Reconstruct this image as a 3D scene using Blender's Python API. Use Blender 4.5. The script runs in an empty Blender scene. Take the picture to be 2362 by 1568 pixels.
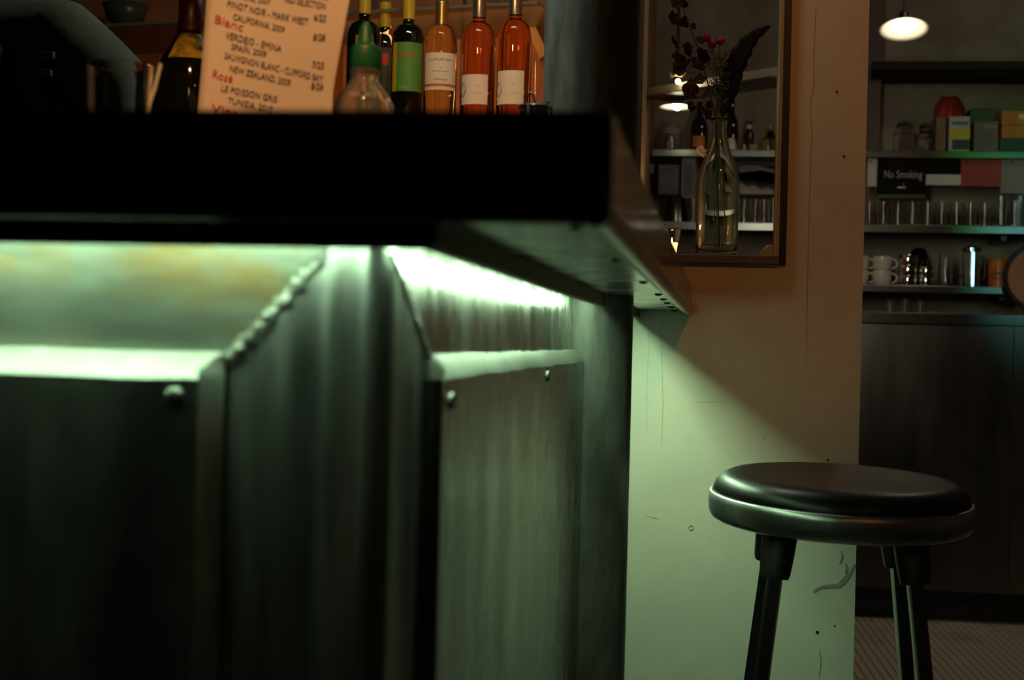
import bpy, bmesh, math, random
from mathutils import Vector, Matrix
random.seed(7)
C = bpy.context.scene.collection
PI = math.pi
# ------------------------------------------------------------------ camera, exposure, lights
EYE = Vector((0.0, 0.0, 0.96)); FPX = 3400.0
YAW, ROLL = math.radians(8.0), math.radians(1.4)
_F = Vector((-math.sin(YAW), math.cos(YAW), 0)); _R = Vector((math.cos(YAW), math.sin(YAW), 0)); _U = Vector((0, 0, 1))
_R2 = _R*math.cos(ROLL) + _U*math.sin(ROLL); _U2 = -_R*math.sin(ROLL) + _U*math.cos(ROLL)
cam = bpy.data.objects.new('camera', bpy.data.cameras.new('camera')); C.objects.link(cam)
M3 = Matrix((_R2, _U2, -_F)).transposed()
cam.matrix_world = Matrix.Translation(EYE) @ M3.to_4x4()
cam.data.sensor_width = 36; cam.data.lens = FPX/2362*36
cam.data.clip_start = 0.02
cam.data.dof.use_dof = True; cam.data.dof.focus_distance = 2.45; cam.data.dof.aperture_fstop = 7.0
bpy.context.scene.camera = cam
vs = bpy.context.scene.view_settings
vs.view_transform = 'Standard'; vs.look = 'None'; vs.gamma = 1; vs.use_curve_mapping = False; vs.exposure = 0.0
w = bpy.data.worlds.new('dim_room'); bpy.context.scene.world = w; w.use_nodes = True
w.node_tree.nodes['Background'].inputs[0].default_value = (0.9, 0.75, 0.6, 1)
w.node_tree.nodes['Background'].inputs[1].default_value = 0.0035
def lamp(name, kind, loc, power, color, size=0.05, target=None, size_y=None, spot=None, spread=180):
    d = bpy.data.lights.new(name, kind); d.energy = power; d.color = color
    if kind == 'AREA':
        d.size = size
        d.spread = math.radians(spread)
        if size_y: d.shape = 'RECTANGLE'; d.size_y = size_y
    else: d.shadow_soft_size = size
    if spot: d.spot_size = math.radians(spot); d.spot_blend = 0.6
    o = bpy.data.objects.new(name, d); C.objects.link(o); o.location = loc
    if target is not None:
        o.rotation_euler = (Vector(target)-Vector(loc)).to_track_quat('-Z', 'Y').to_euler()
    return o
WARM = (1.0, 0.42, 0.13)
lamp('ceiling_lamp_front', 'SPOT', (0.60, 1.0, 2.6), 24, (1.0, 0.31, 0.065), 0.05, (0.03, 2.77, 1.34), spot=30)
lamp('ceiling_lamp_room', 'POINT', (1.3, -0.7, 2.2), 1.6, WARM, 0.05)
lamp('ceiling_lamp_room_far', 'POINT', (0.5, -1.3, 2.0), 1.0, WARM, 0.05)
lamp('menu_lamp', 'SPOT', (-0.15, 0.55, 2.2), 58, (1.0, 0.47, 0.18), 0.04, (-0.42, 1.40, 1.17), spot=30)
lamp('back_bar_warm_lamp', 'SPOT', (-0.52, 2.55, 1.72), 7, (1.0, 0.45, 0.15), 0.03, (-0.66, 3.7, 1.62), spot=95)
lamp('column_edge_fill', 'SPOT', (-0.85, 1.80, 2.15), 17, (0.88, 1.0, 0.78), 0.04, (-0.21, 2.02, 1.33), spot=17)  # unseen spot added only to brighten the column's left edge
lamp('back_wall_fill', 'AREA', (-0.72, 3.46, 1.705), 1.05, (1.0, 0.44, 0.15), 0.85, (-0.66, 3.66, 1.50), 0.03)  # no fixture here: added light for the terracotta wall and bottle backs
lamp('back_bar_lamp', 'AREA', (-0.50, 2.60, 2.3), 3.6, (0.92, 1.0, 0.78), 0.5, (-0.50, 2.60, 0.0), 0.06)
lamp('back_room_lamp', 'POINT', (0.9, 4.2, 2.5), 3.6, (1.0, 0.80, 0.58), 0.08)
lamp('floor_fill_spot', 'SPOT', (0.75, 4.3, 2.7), 27, (1.0, 0.82, 0.56), 0.06, (0.75, 4.6, 0), spot=52)  # invented downlight, added to brighten the floor tiles
lamp('glass_glint_fill', 'AREA', (0.20, 3.02, 1.55), 1.5, (1.0, 0.93, 0.70), 0.10, (0.85, 5.4, 1.35), 0.55, spread=95)  # hidden light added behind the pier to put glints on glass and steel
g_ = lamp('green_tube_lamp', 'AREA', (1.355, 1.2, 1.80), 0.075, (0.06, 1.0, 0.10), 0.05, (1.20, 5.4, 1.60), 0.95, spread=12); g_.rotation_euler.rotate_axis('Z', 0.21)
lamp('blue_screen_lamp', 'AREA', (1.66, 1.2, 1.58), 0.06, (0.35, 0.6, 1.0), 0.16, (1.30, 5.4, 1.40), 0.5, spread=12)

def ray(px, py): return _F + _R2*((px-1181)/FPX) + _U2*((784-py)/FPX)
def at(px, py, Y): d = ray(px, py); return EYE + d*(Y/d.y)              # point of the plane y = Y seen at a photo pixel
def atx(px, py, X): d = ray(px, py); return EYE + d*(X/d.x)
def atz(px, py, Z): d = ray(px, py); return EYE + d*((Z-EYE.z)/d.z)
def onl(px, py, A, B):                                                   # point of the vertical plane through A and B (x, y)
    n = Vector((B[1]-A[1], A[0]-B[0], 0)); d = ray(px, py); a = Vector((A[0], A[1], 0))
    return EYE + d*((a-EYE).dot(n)/d.dot(n))

# ------------------------------------------------------------------ materials
def _nt(name):
    m = bpy.data.materials.new(name); m.use_nodes = True
    nt = m.node_tree; return m, nt, nt.nodes['Principled BSDF'], nt.nodes.new, nt.links.new
def lin(r, g, b): return tuple(((c/255)/12.92 if c/255 <= .04045 else ((c/255+.055)/1.055)**2.4) for c in (r, g, b))+(1,)
def mat(name, col, rough=0.5, metal=0.0, var=0.0, scale=20, stretch=(1, 1, 1), bump=0.0, bscale=None, rvar=0.0, col2=None, spec=0.5, coat=0.0):
    m, nt, p, N, L = _nt(name)
    col = tuple(col)[:3]+(1,)
    p.inputs['Base Color'].default_value = col; p.inputs['Roughness'].default_value = rough; p.inputs['Metallic'].default_value = metal
    p.inputs['Specular IOR Level'].default_value = spec; p.inputs['Coat Weight'].default_value = coat
    if var or bump or rvar or col2:
        tc = N('ShaderNodeTexCoord'); mp = N('ShaderNodeMapping'); mp.inputs['Scale'].default_value = stretch
        L(tc.outputs['Object'], mp.inputs['Vector'])
        no = N('ShaderNodeTexNoise'); no.inputs['Scale'].default_value = scale; no.inputs['Detail'].default_value = 6; no.inputs['Roughness'].default_value = 0.62
        L(mp.outputs[0], no.inputs['Vector'])
        if var or col2:
            r = N('ShaderNodeValToRGB'); r.color_ramp.elements[0].position = 0.36; r.color_ramp.elements[1].position = 0.66
            c2 = tuple(col2)[:3] if col2 else tuple(max(0, c*(1-var)) for c in col[:3])
            r.color_ramp.elements[0].color = c2+(1,); r.color_ramp.elements[1].color = col
            L(no.outputs['Fac'], r.inputs[0]); L(r.outputs[0], p.inputs['Base Color'])
        if rvar:
            mr = N('ShaderNodeMapRange'); mr.inputs['From Min'].default_value = 0.3; mr.inputs['From Max'].default_value = 0.7
            mr.inputs['To Min'].default_value = rough-rvar; mr.inputs['To Max'].default_value = rough+rvar
            L(no.outputs['Fac'], mr.inputs['Value']); L(mr.outputs[0], p.inputs['Roughness'])
        if bump:
            nb = no
            if bscale:
                nb = N('ShaderNodeTexNoise'); nb.inputs['Scale'].default_value = bscale; nb.inputs['Detail'].default_value = 4; L(mp.outputs[0], nb.inputs['Vector'])
            b = N('ShaderNodeBump'); b.inputs['Strength'].default_value = bump; b.inputs['Distance'].default_value = 0.01
            L(nb.outputs['Fac'], b.inputs['Height']); L(b.outputs[0], p.inputs['Normal'])
    return m
def glass(name, col=(1, 1, 1), rough=0.01, ior=1.45):
    m, nt, p, N, L = _nt(name)
    p.inputs['Base Color'].default_value = tuple(col)+(1,); p.inputs['Roughness'].default_value = rough
    p.inputs['Transmission Weight'].default_value = 1; p.inputs['IOR'].default_value = ior
    return m
def emit(name, col, s, base=(0.8, 0.8, 0.8)):
    m, nt, p, N, L = _nt(name)
    p.inputs['Base Color'].default_value = base+(1,)
    p.inputs['Emission Color'].default_value = tuple(col)+(1,); p.inputs['Emission Strength'].default_value = s
    return m
zinc = mat('zinc_sheet', (0.47, 0.49, 0.47), 0.34, 1, 0.55, 9, (1, 1, 0.35), 0.10, 22, 0.10)
zinc_post = mat('worn_steel_post', (0.68, 0.71, 0.70), 0.40, 1, 0.62, 26, (1, 1, 0.10), 0.10, 30, 0.09)
zinc_side = mat('scratched_zinc', (0.62, 0.64, 0.60), 0.27, 1, 0.5, 16, (1, 1, 0.3), 0.06, 40, 0.09)
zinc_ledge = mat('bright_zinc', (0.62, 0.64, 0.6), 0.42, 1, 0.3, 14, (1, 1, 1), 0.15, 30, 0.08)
counter_metal = mat('dark_counter_metal', (0.12, 0.11, 0.10), 0.15, 1, 0.4, 8, (1, 1, 1), 0.03, 12, 0.04)
under_metal = mat('counter_underside_metal', (0.55, 0.58, 0.53), 0.24, 1, 0.55, 9, (0.5, 2.2, 1), 0.22, 11, 0.08)
apron_m = mat('dark_apron_board', (0.035, 0.034, 0.032), 0.55, 0, 0.4, 20)
weld = mat('weld_bead_metal', (0.55, 0.57, 0.53), 0.35, 0.6, 0.4, 80, bump=0.2)
def rusty():
    m, nt, p, N, L = _nt('rust_stained_zinc')
    p.inputs['Metallic'].default_value = 1
    tc = N('ShaderNodeTexCoord'); mp = N('ShaderNodeMapping'); mp.inputs['Scale'].default_value = (0.55, 1, 1.6); L(tc.outputs['Object'], mp.inputs[0])
    a = N('ShaderNodeTexNoise'); a.inputs['Scale'].default_value = 14; a.inputs['Detail'].default_value = 5; L(mp.outputs[0], a.inputs['Vector'])
    r1 = N('ShaderNodeValToRGB'); r1.color_ramp.elements[0].position = .3; r1.color_ramp.elements[1].position = .7
    r1.color_ramp.elements[0].color = (.20, .22, .20, 1); r1.color_ramp.elements[1].color = (.44, .46, .41, 1); L(a.outputs['Fac'], r1.inputs[0])
    b = N('ShaderNodeTexNoise'); b.inputs['Scale'].default_value = 9; b.inputs['Detail'].default_value = 7; b.inputs['Roughness'].default_value = .65
    L(mp.outputs[0], b.inputs['Vector'])
    r2 = N('ShaderNodeValToRGB'); r2.color_ramp.elements[0].position = .52; r2.color_ramp.elements[1].position = .68; L(b.outputs['Fac'], r2.inputs[0])
    mx = N('ShaderNodeMix'); mx.data_type = 'RGBA'; L(r2.outputs[0], mx.inputs['Factor']); L(r1.outputs[0], mx.inputs[6]); mx.inputs[7].default_value = (.46, .26, .06, 1)
    L(mx.outputs[2], p.inputs['Base Color'])
    mr = N('ShaderNodeMapRange'); mr.inputs['To Min'].default_value = .38; mr.inputs['To Max'].default_value = .62; L(a.outputs['Fac'], mr.inputs[0]); L(mr.outputs[0], p.inputs['Roughness'])
    bu = N('ShaderNodeBump'); bu.inputs['Strength'].default_value = .25; bu.inputs['Distance'].default_value = .01; L(a.outputs['Fac'], bu.inputs['Height']); L(bu.outputs[0], p.inputs['Normal'])
    return m
rust = rusty()
column_m = mat('dark_iron', (0.30, 0.30, 0.28), 0.45, 0.1, 0.5, 40, (1, 1, .25), bump=0.05, bscale=160, rvar=.06)
plaster = mat('cream_painted_plaster', (0.66, 0.62, 0.53), 0.62, 0, 0.10, 6, (1, 1, 1), 0.08, 30, 0.05)
terracotta = mat('terracotta_wall', (0.52, 0.25, 0.14), 0.8, 0, 0.35, 5, bump=0.1)
concrete = mat('mottled_concrete', (0.34, 0.31, 0.255), 0.85, 0, 0.4, 3.2, col2=(0.22, 0.165, 0.12), bump=0.1)
dark_ceiling = mat('dark_ceiling_paint', (0.06, 0.05, 0.045), 0.8, 0, 0.2, 5)
grout = mat('dark_grout', (0.03, 0.028, 0.024), 0.9, 0, 0.3, 40)
tile_m = mat('glazed_mosaic_tile', (0.46, 0.43, 0.36), 0.42, 0, 0.3, 5, col2=(0.30, 0.29, 0.25))
black_metal = mat('black_metal', (0.02, 0.02, 0.02), 0.4, 0, 0.2, 30)
black_matte = mat('black_matte', (0.012, 0.012, 0.012), 0.9, 0, 0.2, 30, spec=0.08)
wood_strip = mat('raw_wood', (0.45, 0.30, 0.13), 0.55, 0, 0.35, 30, (1, 1, .1))
dark_wood = mat('dark_stained_wood', (0.08, 0.045, 0.03), 0.5, 0, 0.4, 20, (.2, 1, 1))
steel_shelf = mat('brushed_steel', (0.13, 0.135, 0.13), 0.24, 1, 0.2, 40, (.1, 1, 1))
steel_dark = mat('smudged_steel_panel', (0.20, 0.19, 0.175), 0.30, 1, 0.35, 3, (1, 1, .25), 0.03, 6, 0.06)
chrome = mat('polished_chrome', (0.75, 0.75, 0.74), 0.10, 1)
alu = mat('polished_aluminium', (0.90, 0.91, 0.90), 0.36, 1, 0.12, 60, (1, 1, .1))
leg_metal = mat('dark_polished_aluminium', (0.34, 0.35, 0.34), 0.24, 1, 0.2, 40)
bracket_m = mat('cast_aluminium', (0.22, 0.22, 0.21), 0.5, 1, 0.2, 60)
leather = mat('black_leather', (0.012, 0.0115, 0.011), 0.36, 0, 0.2, 80, bump=0.03, bscale=400, spec=0.55)
clear = glass('clear_glass')
vase_glass = glass('pale_green_glass', (0.93, 1.0, 0.90))
blackglass = mat('dark_wine_bottle_glass', (0.006, 0.007, 0.004), 0.06, 0, spec=0.7, coat=0.5)
rose_glass = glass('amber_rose_wine', (0.86, 0.36, 0.13), 0.02, 1.36)
pale_wine = glass('pale_white_wine', (0.90, 0.86, 0.48), 0.02, 1.36)
paper = mat('cream_paper', (0.80, 0.72, 0.60), 0.8, 0, 0.06, 12)
white_paper = mat('white_paper', (0.6, 0.6, 0.58), 0.8, 0, 0.08, 10)
red_paper = mat('red_paper', (0.34, 0.07, 0.06), 0.8, 0, 0.1, 10)
ink_blue = mat('blue_ink', (0.05, 0.05, 0.13), 0.7, 0, 0.1); ink_red = mat('red_ink', (0.55, 0.04, 0.03), 0.7); ink_black = mat('black_ink', (0.04, 0.035, 0.05), 0.7)
white_print = mat('white_print', (0.55, 0.55, 0.52), 0.7)
yellow_foil = mat('yellow_foil', (0.62, 0.48, 0.03), 0.38, 0, 0.2, 60)
gold_cap = mat('olive_gold_cap', (0.42, 0.34, 0.14), 0.3, 0.8, 0.2, 40)
silver_foil = mat('grey_foil', (0.40, 0.38, 0.36), 0.3, 0.9, 0.2, 40)
green_label = mat('green_label', (0.10, 0.30, 0.05), 0.6, 0, 0.1, 30)
orange_label = mat('orange_label', (0.60, 0.20, 0.02), 0.6, 0, 0.2, 30)
green_plastic = mat('green_plastic', (0.012, 0.13, 0.05), 0.45, 0, 0.1, 30)
red_wax = mat('dark_red_wax', (0.07, 0.008, 0.006), 0.4, 0, 0.2, 30)
gold_label = mat('gold_label', (0.62, 0.46, 0.03), 0.45, 0, 0.0, 42, col2=(0.03, 0.015, 0.006))
porcelain = mat('white_porcelain', (0.72, 0.68, 0.58), 0.22, 0, 0.05, 20, coat=0.3)
orange_tin = mat('orange_tin', (0.62, 0.20, 0.015), 0.35, 0.0, 0.45, 25, col2=(0.28, 0.07, 0.01))
copper = mat('copper_brown', (0.24, 0.085, 0.045), 0.4, 0.5, 0.3, 8)
burgundy = mat('burgundy_petal', (0.032, 0.005, 0.008), 0.6, 0, 0.4, 60)
magenta = mat('magenta_globe', (0.36, 0.015, 0.14), 0.75, 0, 0.4, 200)
leaf_dark = mat('dark_plum_leaf', (0.010, 0.007, 0.007), 0.7, 0, 0.4, 40, spec=0.15)
stem_green = mat('stem_green', (0.10, 0.14, 0.04), 0.6, 0, 0.3, 60)
filler_green = mat('filler_green', (0.11, 0.13, 0.05), 0.6, 0, 0.3, 60)
skin_m = mat('skin', (0.42, 0.24, 0.16), 0.55, 0, 0.1, 20)
shirt_m = mat('grey_green_cotton', (0.125, 0.135, 0.10), 0.85, 0, 0.3, 14, bump=0.3, bscale=18)
apron_black = mat('black_cotton', (0.008, 0.008, 0.008), 0.85, 0, 0.2, 20)
hair_m = mat('dark_hair', (0.015, 0.01, 0.008), 0.5, 0, 0.2, 100)
LEDC = (0.61, 1.0, 0.58)
led_front = emit('led_green_white_front', LEDC, 46); led_side = emit('led_green_white_side', LEDC, 60); led_rear = emit('led_green_white_rear', LEDC, 560)
bulb_m = emit('warm_white_bulb', (1.0, 0.93, 0.72), 7)
flame_m = emit('candle_flame', (1.0, 0.55, 0.16), 9)
wax_m = emit('glowing_wax', (1.0, 0.52, 0.18), 2.8, (0.8, 0.7, 0.5))  # emission puts the flame's glow into the wax itself

# ------------------------------------------------------------------ mesh helpers (everything is built in world coordinates)
def B(): return bmesh.new()
def box(bm, lo, hi):
    x0, y0, z0 = lo; x1, y1, z1 = hi
    v = [bm.verts.new(p) for p in ((x0,y0,z0),(x1,y0,z0),(x1,y1,z0),(x0,y1,z0),(x0,y0,z1),(x1,y0,z1),(x1,y1,z1),(x0,y1,z1))]
    for f in ((3,2,1,0),(4,5,6,7),(0,1,5,4),(1,2,6,5),(2,3,7,6),(3,0,4,7)): bm.faces.new([v[i] for i in f])
    return bm
def obox(bm, c, ux, uy, uz):                        # box from centre and half-axis vectors
    c, ux, uy, uz = map(Vector, (c, ux, uy, uz))
    v = [bm.verts.new(c+a*ux+b*uy+d*uz) for d in (-1,1) for a, b in ((-1,-1),(1,-1),(1,1),(-1,1))]
    for f in ((3,2,1,0),(4,5,6,7),(0,1,5,4),(1,2,6,5),(2,3,7,6),(3,0,4,7)): bm.faces.new([v[i] for i in f])
    return bm
def prism(bm, poly, z0, z1):                        # polygon in xy, extruded in z
    a = [bm.verts.new((x, y, z0)) for x, y in poly]; b = [bm.verts.new((x, y, z1)) for x, y in poly]
    n = len(poly); bm.faces.new(a[::-1]); bm.faces.new(b)
    for i in range(n): bm.faces.new((a[i], a[(i+1)%n], b[(i+1)%n], b[i]))
    return bm
def lathe(bm, prof, c, seg=28, axis=None, a0=0, a1=2*PI):
    c = Vector(c); q = Vector((0,0,1)).rotation_difference(Vector(axis).normalized()) if axis is not None else None
    full = abs(a1-a0-2*PI) < 1e-6; n = seg if full else seg+1; rings = []
    for r, z in prof:
        ring = []
        if r < 1e-6:
            p = Vector((0,0,z)); p = q @ p if q else p; ring = [bm.verts.new(c+p)]
        else:
            for i in range(n):
                t = a0+(a1-a0)*i/seg; p = Vector((r*math.cos(t), r*math.sin(t), z)); p = q @ p if q else p
                ring.append(bm.verts.new(c+p))
        rings.append(ring)
    for a, b in zip(rings, rings[1:]):
        m = seg
        for i in range(m):
            j = (i+1) % n
            if len(a) == 1 and len(b) == 1: continue
            if len(a) == 1: bm.faces.new((a[0], b[j], b[i]))
            elif len(b) == 1: bm.faces.new((a[i], a[j], b[0]))
            else: bm.faces.new((a[i], a[j], b[j], b[i]))
    return bm
def tube(bm, path, r, seg=8):
    path = [Vector(p) for p in path]; rings = []
    for i, p in enumerate(path):
        t = (path[min(i+1, len(path)-1)]-path[max(i-1, 0)]).normalized()
        a = t.cross(Vector((0.13, 0.97, 0.21))).normalized(); b = t.cross(a)
        rr = r[i] if isinstance(r, (list, tuple)) else r
        rings.append([bm.verts.new(p+(a*math.cos(2*PI*k/seg)+b*math.sin(2*PI*k/seg))*rr) for k in range(seg)])
    for A, D in zip(rings, rings[1:]):
        for k in range(seg): bm.faces.new((A[k], A[(k+1)%seg], D[(k+1)%seg], D[k]))
    bm.faces.new(rings[0][::-1]); bm.faces.new(rings[-1])
    return bm
def ball(bm, c, r, u=14, v=9, sq=(1,1,1)):
    m = Matrix.Translation(Vector(c)) @ Matrix.Diagonal((r*sq[0], r*sq[1], r*sq[2], 1))
    bmesh.ops.create_uvsphere(bm, u_segments=u, v_segments=v, radius=1, matrix=m); return bm
def grid(bm, fn, nu, nv):
    V = [[bm.verts.new(fn(i/nu, j/nv)) for j in range(nv+1)] for i in range(nu+1)]
    for i in range(nu):
        for j in range(nv): bm.faces.new((V[i][j], V[i+1][j], V[i+1][j+1], V[i][j+1]))
    return bm
def solid(bm, t):                                   # give a sheet real thickness
    bmesh.ops.recalc_face_normals(bm, faces=bm.faces)
    bmesh.ops.solidify(bm, geom=bm.faces[:], thickness=t); return bm
def obj(name, bm, m, parent=None, smooth=False, bevel=0, seg=2, recalc=True, loc=None):
    if recalc: bmesh.ops.recalc_face_normals(bm, faces=bm.faces)
    org = parent['_w'] if parent else None
    me = bpy.data.meshes.new(name); o = bpy.data.objects.new(name, me); C.objects.link(o)
    if parent is not None:
        org = Vector(parent['_w']); o.parent = parent; wl = org
    else:
        if loc is None:
            xs = [v.co for v in bm.verts]
            loc = (sum(v.x for v in xs)/len(xs), sum(v.y for v in xs)/len(xs), min(v.z for v in xs))
        wl = Vector(loc); o.location = wl
    bmesh.ops.translate(bm, verts=bm.verts, vec=-wl)
    if smooth:
        for f in bm.faces: f.smooth = True
    bm.to_mesh(me); bm.free(); me.materials.append(m)
    o['_w'] = tuple(wl)
    if smooth == 'auto':
        try: me.set_sharp_from_angle(angle=math.radians(38))
        except Exception: pass
    if bevel:
        md = o.modifiers.new('bevel', 'BEVEL'); md.width = bevel; md.segments = seg; md.limit_method = 'ANGLE'; md.harden_normals = False
    return o
def tag(o, label, cat, group=None, kind=None):
    o['label'] = label; o['category'] = cat
    if group: o['group'] = group
    if kind: o['kind'] = kind
    return o
def thing(name, label, cat, loc, group=None):
    o = bpy.data.objects.new(name, None); C.objects.link(o); o.empty_display_size = 0.05
    o.location = loc; o['_w'] = tuple(loc); return tag(o, label, cat, group)
def struct(name, bm, m, parent=None, label=None, **k):
    o = obj(name, bm, m, parent, **k); o['kind'] = 'structure'
    if label: o['label'] = label
    return o
def dup(root, loc, label=None, rot=0.0):
    r = root.copy(); C.objects.link(r); r.location = loc; r['_w'] = tuple(loc); r.rotation_euler = (0, 0, rot)
    if label: r['label'] = label
    for ch in root.children:
        c = ch.copy(); C.objects.link(c); c.parent = r
        for g in ch.children:
            d = g.copy(); C.objects.link(d); d.parent = c
    return r
def text_bm(s, size, mapf, extr=0.0):               # lettering as flat polygons mapped point by point onto a surface
    cu = bpy.data.curves.new('lettering', 'FONT'); cu.body = s; cu.size = size; cu.resolution_u = 2
    t = bpy.data.objects.new('lettering', cu); C.objects.link(t)
    bpy.context.view_layer.update()
    me = bpy.data.meshes.new_from_object(t.evaluated_get(bpy.context.evaluated_depsgraph_get()))
    bm = B(); bm.from_mesh(me)
    bpy.data.objects.remove(t); bpy.data.curves.remove(cu); bpy.data.meshes.remove(me)
    for v in bm.verts: v.co = mapf(v.co.x, v.co.y)
    return bm

# ------------------------------------------------------------------ the setting
YW = 2.77                                            # front of the plaster wall with the pass-through window
YB = 5.72                                            # back wall of the far room
wx1 = at(1987, 784, YW).x
ox0, ox1 = at(1468, 784, YW).x, at(1788, 784, YW).x
oz = at(1650, 588, YW).z
WT = 0.15
box_floor = box(B(), (-3.0, -1.5, -0.06), (3.2, YB+0.1, -0.0035))
floor = struct('floor', box_floor, grout, label='floor of small pale mosaic tiles in dark joints', loc=(0, 0, 0))
struct('ceiling', box(B(), (-3.0, -1.5, 2.9), (3.2, YB+0.1, 3.0)), dark_ceiling)
wl = -0.27
bm = B()
box(bm, (wl, YW, 0), (ox0, YW+WT, 2.9)); box(bm, (ox1, YW, 0), (wx1, YW+WT, 2.9)); box(bm, (ox0, YW, 0), (ox1, YW+WT, oz-0.004))
wall_c = struct('wall_center', bm, plaster, label='cream plaster wall with a pass-through window, lit green below the counter', loc=(0, YW, 0))
# repaired seam, nail holes, plug ring and scuff on the plaster
bm = B()
pts = [(1882, 20), (1878, 110), (1876, 190), (1869, 250), (1872, 300), (1868, 420), (1866, 520), (1862, 640), (1860, 860)]
tube(bm, [at(x+random.uniform(-1.5, 1.5), y, YW) for x, y in pts], 0.00045, 5)
obj('seam_crack', bm, mat('crack_brown', (0.36, 0.30, 0.22), 0.9), wall_c)
for k, (x, y, r) in enumerate(((1930, 211, .0022), (1946, 360, .0022), (1910, 1061, .0022), (1762, 1012, .0010), (1885, 1458, .0030), (1925, 1443, .0016))):
    obj('nail_hole', lathe(B(), [(0, 0), (r, 0), (r, .0008), (0, .0008)], at(x, y, YW)-Vector((0, .0008, 0)), 10, (0, 1, 0)), black_metal, wall_c)
bm = B()
lathe(bm, [(.0034, 0), (.0034, .0012), (.0048, .0012), (.0048, 0), (.0034, 0)], at(1594, 1217, YW)-Vector((0, .0012, 0)), 18, (0, 1, 0))
obj('plug_ring', bm, mat('grey_plug', (.25, .26, .2), .6), wall_c)
scuff_dark = mat('grey_scuff', (.36, .35, .29), .8, 0, .35, 90); scuff_pale = mat('pale_scuff', (.56, .53, .44), .8, 0, .3, 60)
for pts, wd in (([(1876, 1364), (1896, 1353), (1920, 1351), (1935, 1350), (1950, 1335), (1962, 1318), (1972, 1300)], .0045), ([(1950, 1322), (1954, 1308), (1950, 1300)], .002), ([(1940, 1270), (1943, 1285), (1936, 1300)], .0012), ([(1890, 1500), (1893, 1530), (1888, 1560)], .0010), ([(1497, 735), (1496, 800), (1492, 900), (1490, 1000)], .0006), ([(1525, 735), (1527, 830), (1529, 930), (1526, 1030)], .0008), ([(1500, 985), (1522, 983)], .0006), ([(1490, 1190), (1520, 1196)], .0005), ([(1600, 927), (1680, 925)], .0005)):
    bm = B(); P = [at(x, y, YW)-Vector((0, .0006, 0)) for x, y in pts]; n = len(P)
    a = []
    for i, p in enumerate(P):
        t = (P[min(i+1, n-1)]-P[max(i-1, 0)]).normalized(); s = Vector((-t.z, 0, t.x))*wd*(0.35+0.65*math.sin(PI*(i+.35)/(n-.3)))*random.uniform(.8, 1.2)
        a.append((bm.verts.new(p+s), bm.verts.new(p-s)))
    for (p, q), (r, s) in zip(a, a[1:]): bm.faces.new((p, q, s, r))
    solid(bm, 0.0005)
    obj('scuff', bm, scuff_dark if wd > .001 else scuff_pale, wall_c)
# pass-through window: steel angle frame, wooden reveal, sill
win = bpy.data.objects.new('window_1', None); C.objects.link(win); win.location = ((ox0+ox1)/2, YW, oz); win['_w'] = tuple(win.location)
win['kind'] = 'structure'; win['label'] = 'pass-through window with black steel upright and wooden sill'
fx0, fx1 = at(1790, 784, YW).x, at(1808, 784, YW).x
obj('frame_upright', box(B(), (fx0+.002, YW-.006, oz-.016), (fx1, YW+.0, 2.9)), black_metal, win, bevel=.001)
obj('wooden_reveal', box(B(), (ox1-.0035, YW-.001, oz), (ox1+.001, YW+WT, 2.9)), wood_strip, win)
obj('frame_upright', box(B(), (ox0-.012, YW-.008, oz-.016), (ox0+.0, YW, 2.9)), mat('grey_green_steel', (.13, .14, .12), .35, .6, .4, 30), win, bevel=.001)
obj('sill', box(B(), (ox0-.012, YW-.009, oz-.016), (fx0+.002, YW+WT+.02, oz)), mat('dark_sill', (.15, .10, .06), .5, 0, .4, 40), win, bevel=.0012)
for px in (1700, 1785): obj('screw', ball(B(), at(px, 596, YW-.009), .0014, 8, 5, (1, .5, 1)), black_metal, win)
# walls around
struct('wall_back', box(B(), (-0.27, YB, 0), (3.2, YB+.1, 2.9)), concrete, loc=(0, YB, 0))
struct('wall_right', box(B(), (3.1, -1.5, 0), (3.2, YB, 2.9)), concrete, loc=(3.1, 0, 0))
struct('wall_inner', box(B(), (wl-.025, YW+WT, 0), (wl, YB, 2.9)), terracotta, loc=(wl, 3, 0))
# the bar's own back wall stands at an angle
bl, brt = at(240, 62, 3.62), at(1240, 0, 3.40)
BA, BBp = (bl.x, bl.y), (brt.x, brt.y)
bd = Vector((BBp[0]-BA[0], BBp[1]-BA[1], 0)).normalized(); bn = Vector((-bd.y, bd.x, 0))
def bar_pt(s, d, z): return Vector((BA[0], BA[1], 0)) + bd*s + bn*d + Vector((0, 0, z))
slen = (Vector(BBp)-Vector(BA)).length
bm = B(); p0, p1 = bar_pt(-1.6, .34, 0), bar_pt(slen+.02, .34, 0)
prism(bm, [(p0.x, p0.y), (p1.x, p1.y), (p1.x+bn.x*.1, p1.y+bn.y*.1), (p0.x+bn.x*.1, p0.y+bn.y*.1)], 0, 2.9)
struct('wall_left', bm, terracotta)
# iron column
cc = at(1349, 784, 1.95); cdir = Vector((cc.x, cc.y, 0)).normalized(); CR = 0.0655
ccx, ccy = cc.x+cdir.x*CR, cc.y+cdir.y*CR
struct('column', lathe(B(), [(CR, 0), (CR, 2.9)], (ccx, ccy, 0), 48), column_m, label='black iron column at the end of the bar side', smooth=True, loc=(ccx, ccy, 0))

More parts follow.
